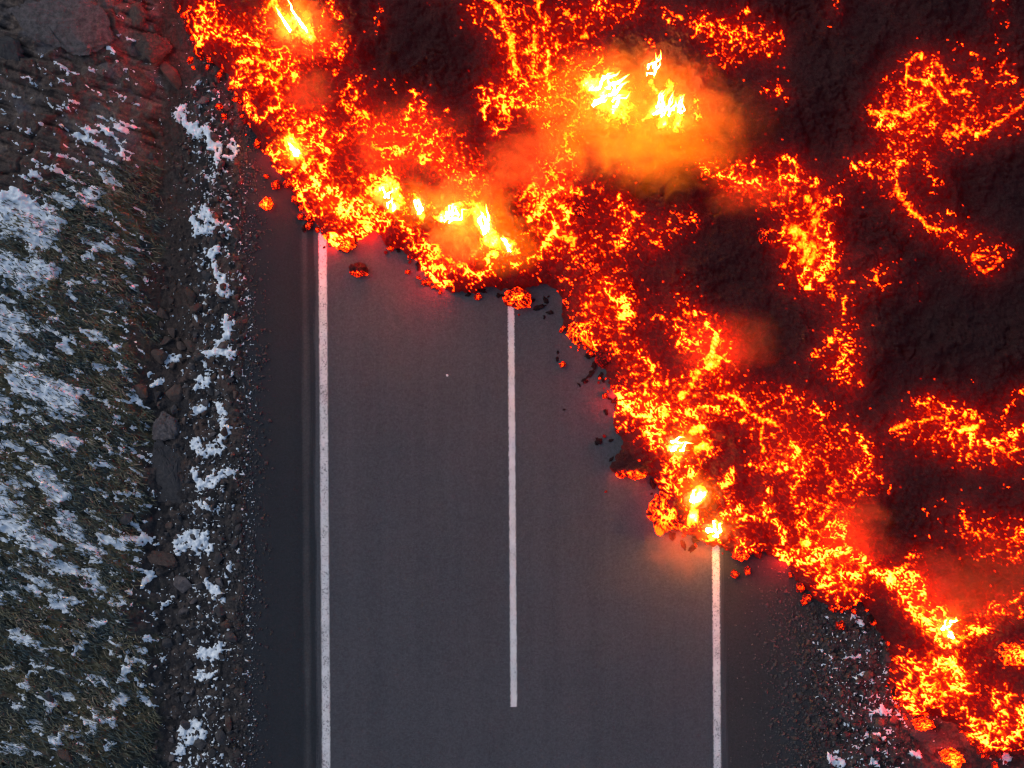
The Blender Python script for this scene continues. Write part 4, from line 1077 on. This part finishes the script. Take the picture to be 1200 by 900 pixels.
for i, (px_, py_, sp, n_, r_, (lx_, ly_), lab) in enumerate(FLAMES):
    w0 = world(px_, py_, .6); z0 = lava_top(w0.x, w0.y); w0 = world(px_, py_, z0 + .15)
    root = tag(empty('flame', (w0.x, w0.y, z0)), lab, 'flame', None)
    for q in range(n_):
        a = random.uniform(0, 6.28); d = sp * math.sqrt(random.random()) / S
        x, y = d * math.cos(a), d * math.sin(a)
        h = random.uniform(.35, .9) * r_ / .13 * .6
        l = Vector((lx_ / S, -ly_ / S)) * random.uniform(.35, 1.05)
        jx, jy = random.uniform(-.08, .08), random.uniform(-.08, .08)
        tongue('flame_tongue', [(x, y, -.05), (x + l.x * .2 + jx, y + l.y * .2 + jy, h * .35), (x + l.x * .6 - jx, y + l.y * .6 - jy, h * .75), (x + l.x, y + l.y, h)], r_ * random.uniform(.55, 1.3), i * 20 + q, root)

HALOS = {0: (1.9, 1.4, .9, 1.5), 1: (1.7, 1.45, .8, 1.1), 4: (.7, .6, .5, .9), 5: (.85, .75, .6, 1.2), 6: (.85, .8, .6, 1.2), 8: (.7, .6, .5, .9), 9: (.5, .45, .4, .9), 10: (.6, .6, .5, 1.2), 11: (.55, .5, .45, .9), 12: (.55, .6, .5, 1.2), 13: (.5, .5, .4, 1.2), 14: (.45, .5, .4, .9)}  # added smoke-glow halo per flame: half axes and strength
for i, root in enumerate(o for o in list(COL.objects) if o.name.startswith('flame') and o.type == 'EMPTY'):
    px_, py_, sp, n_, r_, (lx_, ly_), lab = FLAMES[i]
    random.seed(90 + i)
    for q in range(14 if i == 0 else (9 if i in (1, 4, 5) else 5)):
        x, y = random.uniform(-.8, .8) * sp / S, random.uniform(-.8, .8) * sp / S
        l = Vector((lx_ / S, -ly_ / S)) * random.uniform(.3, .9); j = random.uniform(-.06, .06)
        tongue('flame_core', [(x, y, -.03), (x + l.x * .3 + j, y + l.y * .3 - j, .16), (x + l.x * .7 - j, y + l.y * .7 + j, .30), (x + l.x, y + l.y, random.uniform(.35, .55))], r_ * random.uniform(.07, .17) * (2.6 if i in (12, 13) else 1), 400 + i * 11 + q, root, M_CORE)
    if i in HALOS:
        gx, gy, gz, k = HALOS[i]
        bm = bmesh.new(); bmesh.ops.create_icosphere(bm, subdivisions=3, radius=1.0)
        me = bpy.data.meshes.new('glow_halo'); bm.to_mesh(me); bm.free()
        o = link('glow_halo', me, root, M_HALO); o.scale = (gx, gy, gz); o.location = (lx_ / S * .4, -ly_ / S * .4 - (.55 if i < 2 else 0), gz * .6); o['halo_strength'] = k * 2.0

# --- smoke -------------------------------------------------------------------------------------
m, nt, out = new_mat('smoke'); b = N(nt)
oc = b.obj()
ln = b.new('ShaderNodeVectorMath', operation='LENGTH'); b.link(oc, ln.inputs[0])
n1 = b.noise(b.pos(), .9, 5, .62, 1.3); n2 = b.noise(b.pos(), 2.8, 4, .65, .8)
edge = b.math('ADD', ln.outputs['Value'], b.math('MULTIPLY', b.math('SUBTRACT', n1, .5), 2.1))
edge = b.math('ADD', edge, b.math('MULTIPLY', b.math('SUBTRACT', n2, .5), .9))
core = b.remap(edge, .95, .15, 0, 1, True)
lim = b.remap(ln.outputs['Value'], 1.0, .72, 0, 1, True)
dn = b.new('ShaderNodeAttribute', attribute_name='thickness', attribute_type='OBJECT')
dens = b.math('MULTIPLY', b.math('MULTIPLY', core, lim), dn.outputs['Fac'])
pv = b.new('ShaderNodeVolumePrincipled'); pv.inputs['Color'].default_value = (.60, .27, .08, 1); pv.inputs['Anisotropy'].default_value = .2
b.link(dens, pv.inputs['Density']); b.link(pv.outputs[0], out.inputs['Volume'])
M_SMOKE = m

PUFFS = [  # px, py, rx, ry, height of centre, half height, thickness
    (740, 140, 150, 95, 1.7, .95, .6),
    (622, 188, 75, 55, 1.4, .7, 1.2),
    (548, 228, 75, 48, 1.3, .6, .9),
    (835, 150, 100, 70, 1.6, .8, .18),
    (535, 285, 45, 45, 1.0, .5, 1.0),
    (355, 32, 60, 48, 1.2, .6, .7),
    (365, 108, 42, 36, 1.2, .5, .6),
    (870, 226, 75, 36, 1.2, .5, .6),
    (1008, 622, 60, 50, 1.2, .5, .7),
    (1140, 685, 120, 65, 1.4, .6, .4),
    (855, 405, 80, 50, 1.3, .6, .5),
    (800, 645, 70, 45, .7, .5, .22),
    (470, 165, 110, 60, 1.6, .6, .25),
]
for (px_, py_, rx_, ry_, zc, rz, th) in PUFFS:
    bm = bmesh.new(); bmesh.ops.create_icosphere(bm, subdivisions=3, radius=1.0)
    me = bpy.data.meshes.new('smoke'); bm.to_mesh(me); bm.free()
    p = world(px_, py_, zc)
    o = link('smoke', me, None, M_SMOKE); o.location = p; o.scale = (rx_ / S, ry_ / S, rz); o['thickness'] = th
    tag(o, kind='stuff')
# --------------------------------------------------------------------------------------------
#  camera, sky and daylight
# --------------------------------------------------------------------------------------------
cam = bpy.data.cameras.new('drone_camera'); cam_o = bpy.data.objects.new('drone_camera', cam); COL.objects.link(cam_o)
cam_o.location = (0, 0, CAM_H); cam_o.rotation_euler = (0, 0, 0)
cam.sensor_fit = 'HORIZONTAL'; cam.sensor_width = 36; cam.lens = 36 * CAM_H / 20.0
cam.clip_start = .1; cam.clip_end = 2000
SC.camera = cam_o

world_ = bpy.data.worlds.new('World'); SC.world = world_; world_.use_nodes = True
nt = world_.node_tree; nt.nodes.clear()
b = N(nt)
sky = b.new('ShaderNodeTexSky', sky_type='NISHITA'); sky.sun_disc = False
SUN_EL, SUN_AZ = math.radians(38), math.radians(-60)
sky.sun_elevation = SUN_EL; sky.sun_rotation = SUN_AZ
sky.air_density = 1.0; sky.dust_density = 1.5; sky.ozone_density = 1.0
bg = b.new('ShaderNodeBackground'); bg.inputs['Strength'].default_value = .14
b.link(sky.outputs[0], bg.inputs[0])
wo = b.new('ShaderNodeOutputWorld'); b.link(bg.outputs[0], wo.inputs[0])
sun = bpy.data.lights.new('sun', 'SUN'); sun.energy = .8; sun.angle = math.radians(25); sun.color = (1., .96, .92)
sun_o = bpy.data.objects.new('sun', sun); COL.objects.link(sun_o)
# the Nishita sun stands at azimuth = rotation measured from +Y towards +X
sdir = Vector((math.sin(SUN_AZ) * math.cos(SUN_EL), math.cos(SUN_AZ) * math.cos(SUN_EL), math.sin(SUN_EL)))
sun_o.rotation_euler = sdir.to_track_quat('Z', 'Y').to_euler(); sun_o.location = (0, 0, 30)

vs = SC.view_settings
vs.view_transform = 'Standard'; vs.look = 'None'; vs.exposure = 0.0; vs.gamma = 1.0; vs.use_curve_mapping = False
SC.render.engine = 'CYCLES'
cy = SC.cycles
cy.use_denoising = True; cy.denoiser = 'OPENIMAGEDENOISE'
cy.max_bounces = 6; cy.diffuse_bounces = 3; cy.glossy_bounces = 2; cy.transmission_bounces = 2; cy.volume_bounces = 1; cy.transparent_max_bounces = 6
cy.sample_clamp_indirect = 4.0
cy.filter_width = 1.25
cy.volume_step_rate = 1.0; cy.volume_max_steps = 96
cy.use_light_tree = True
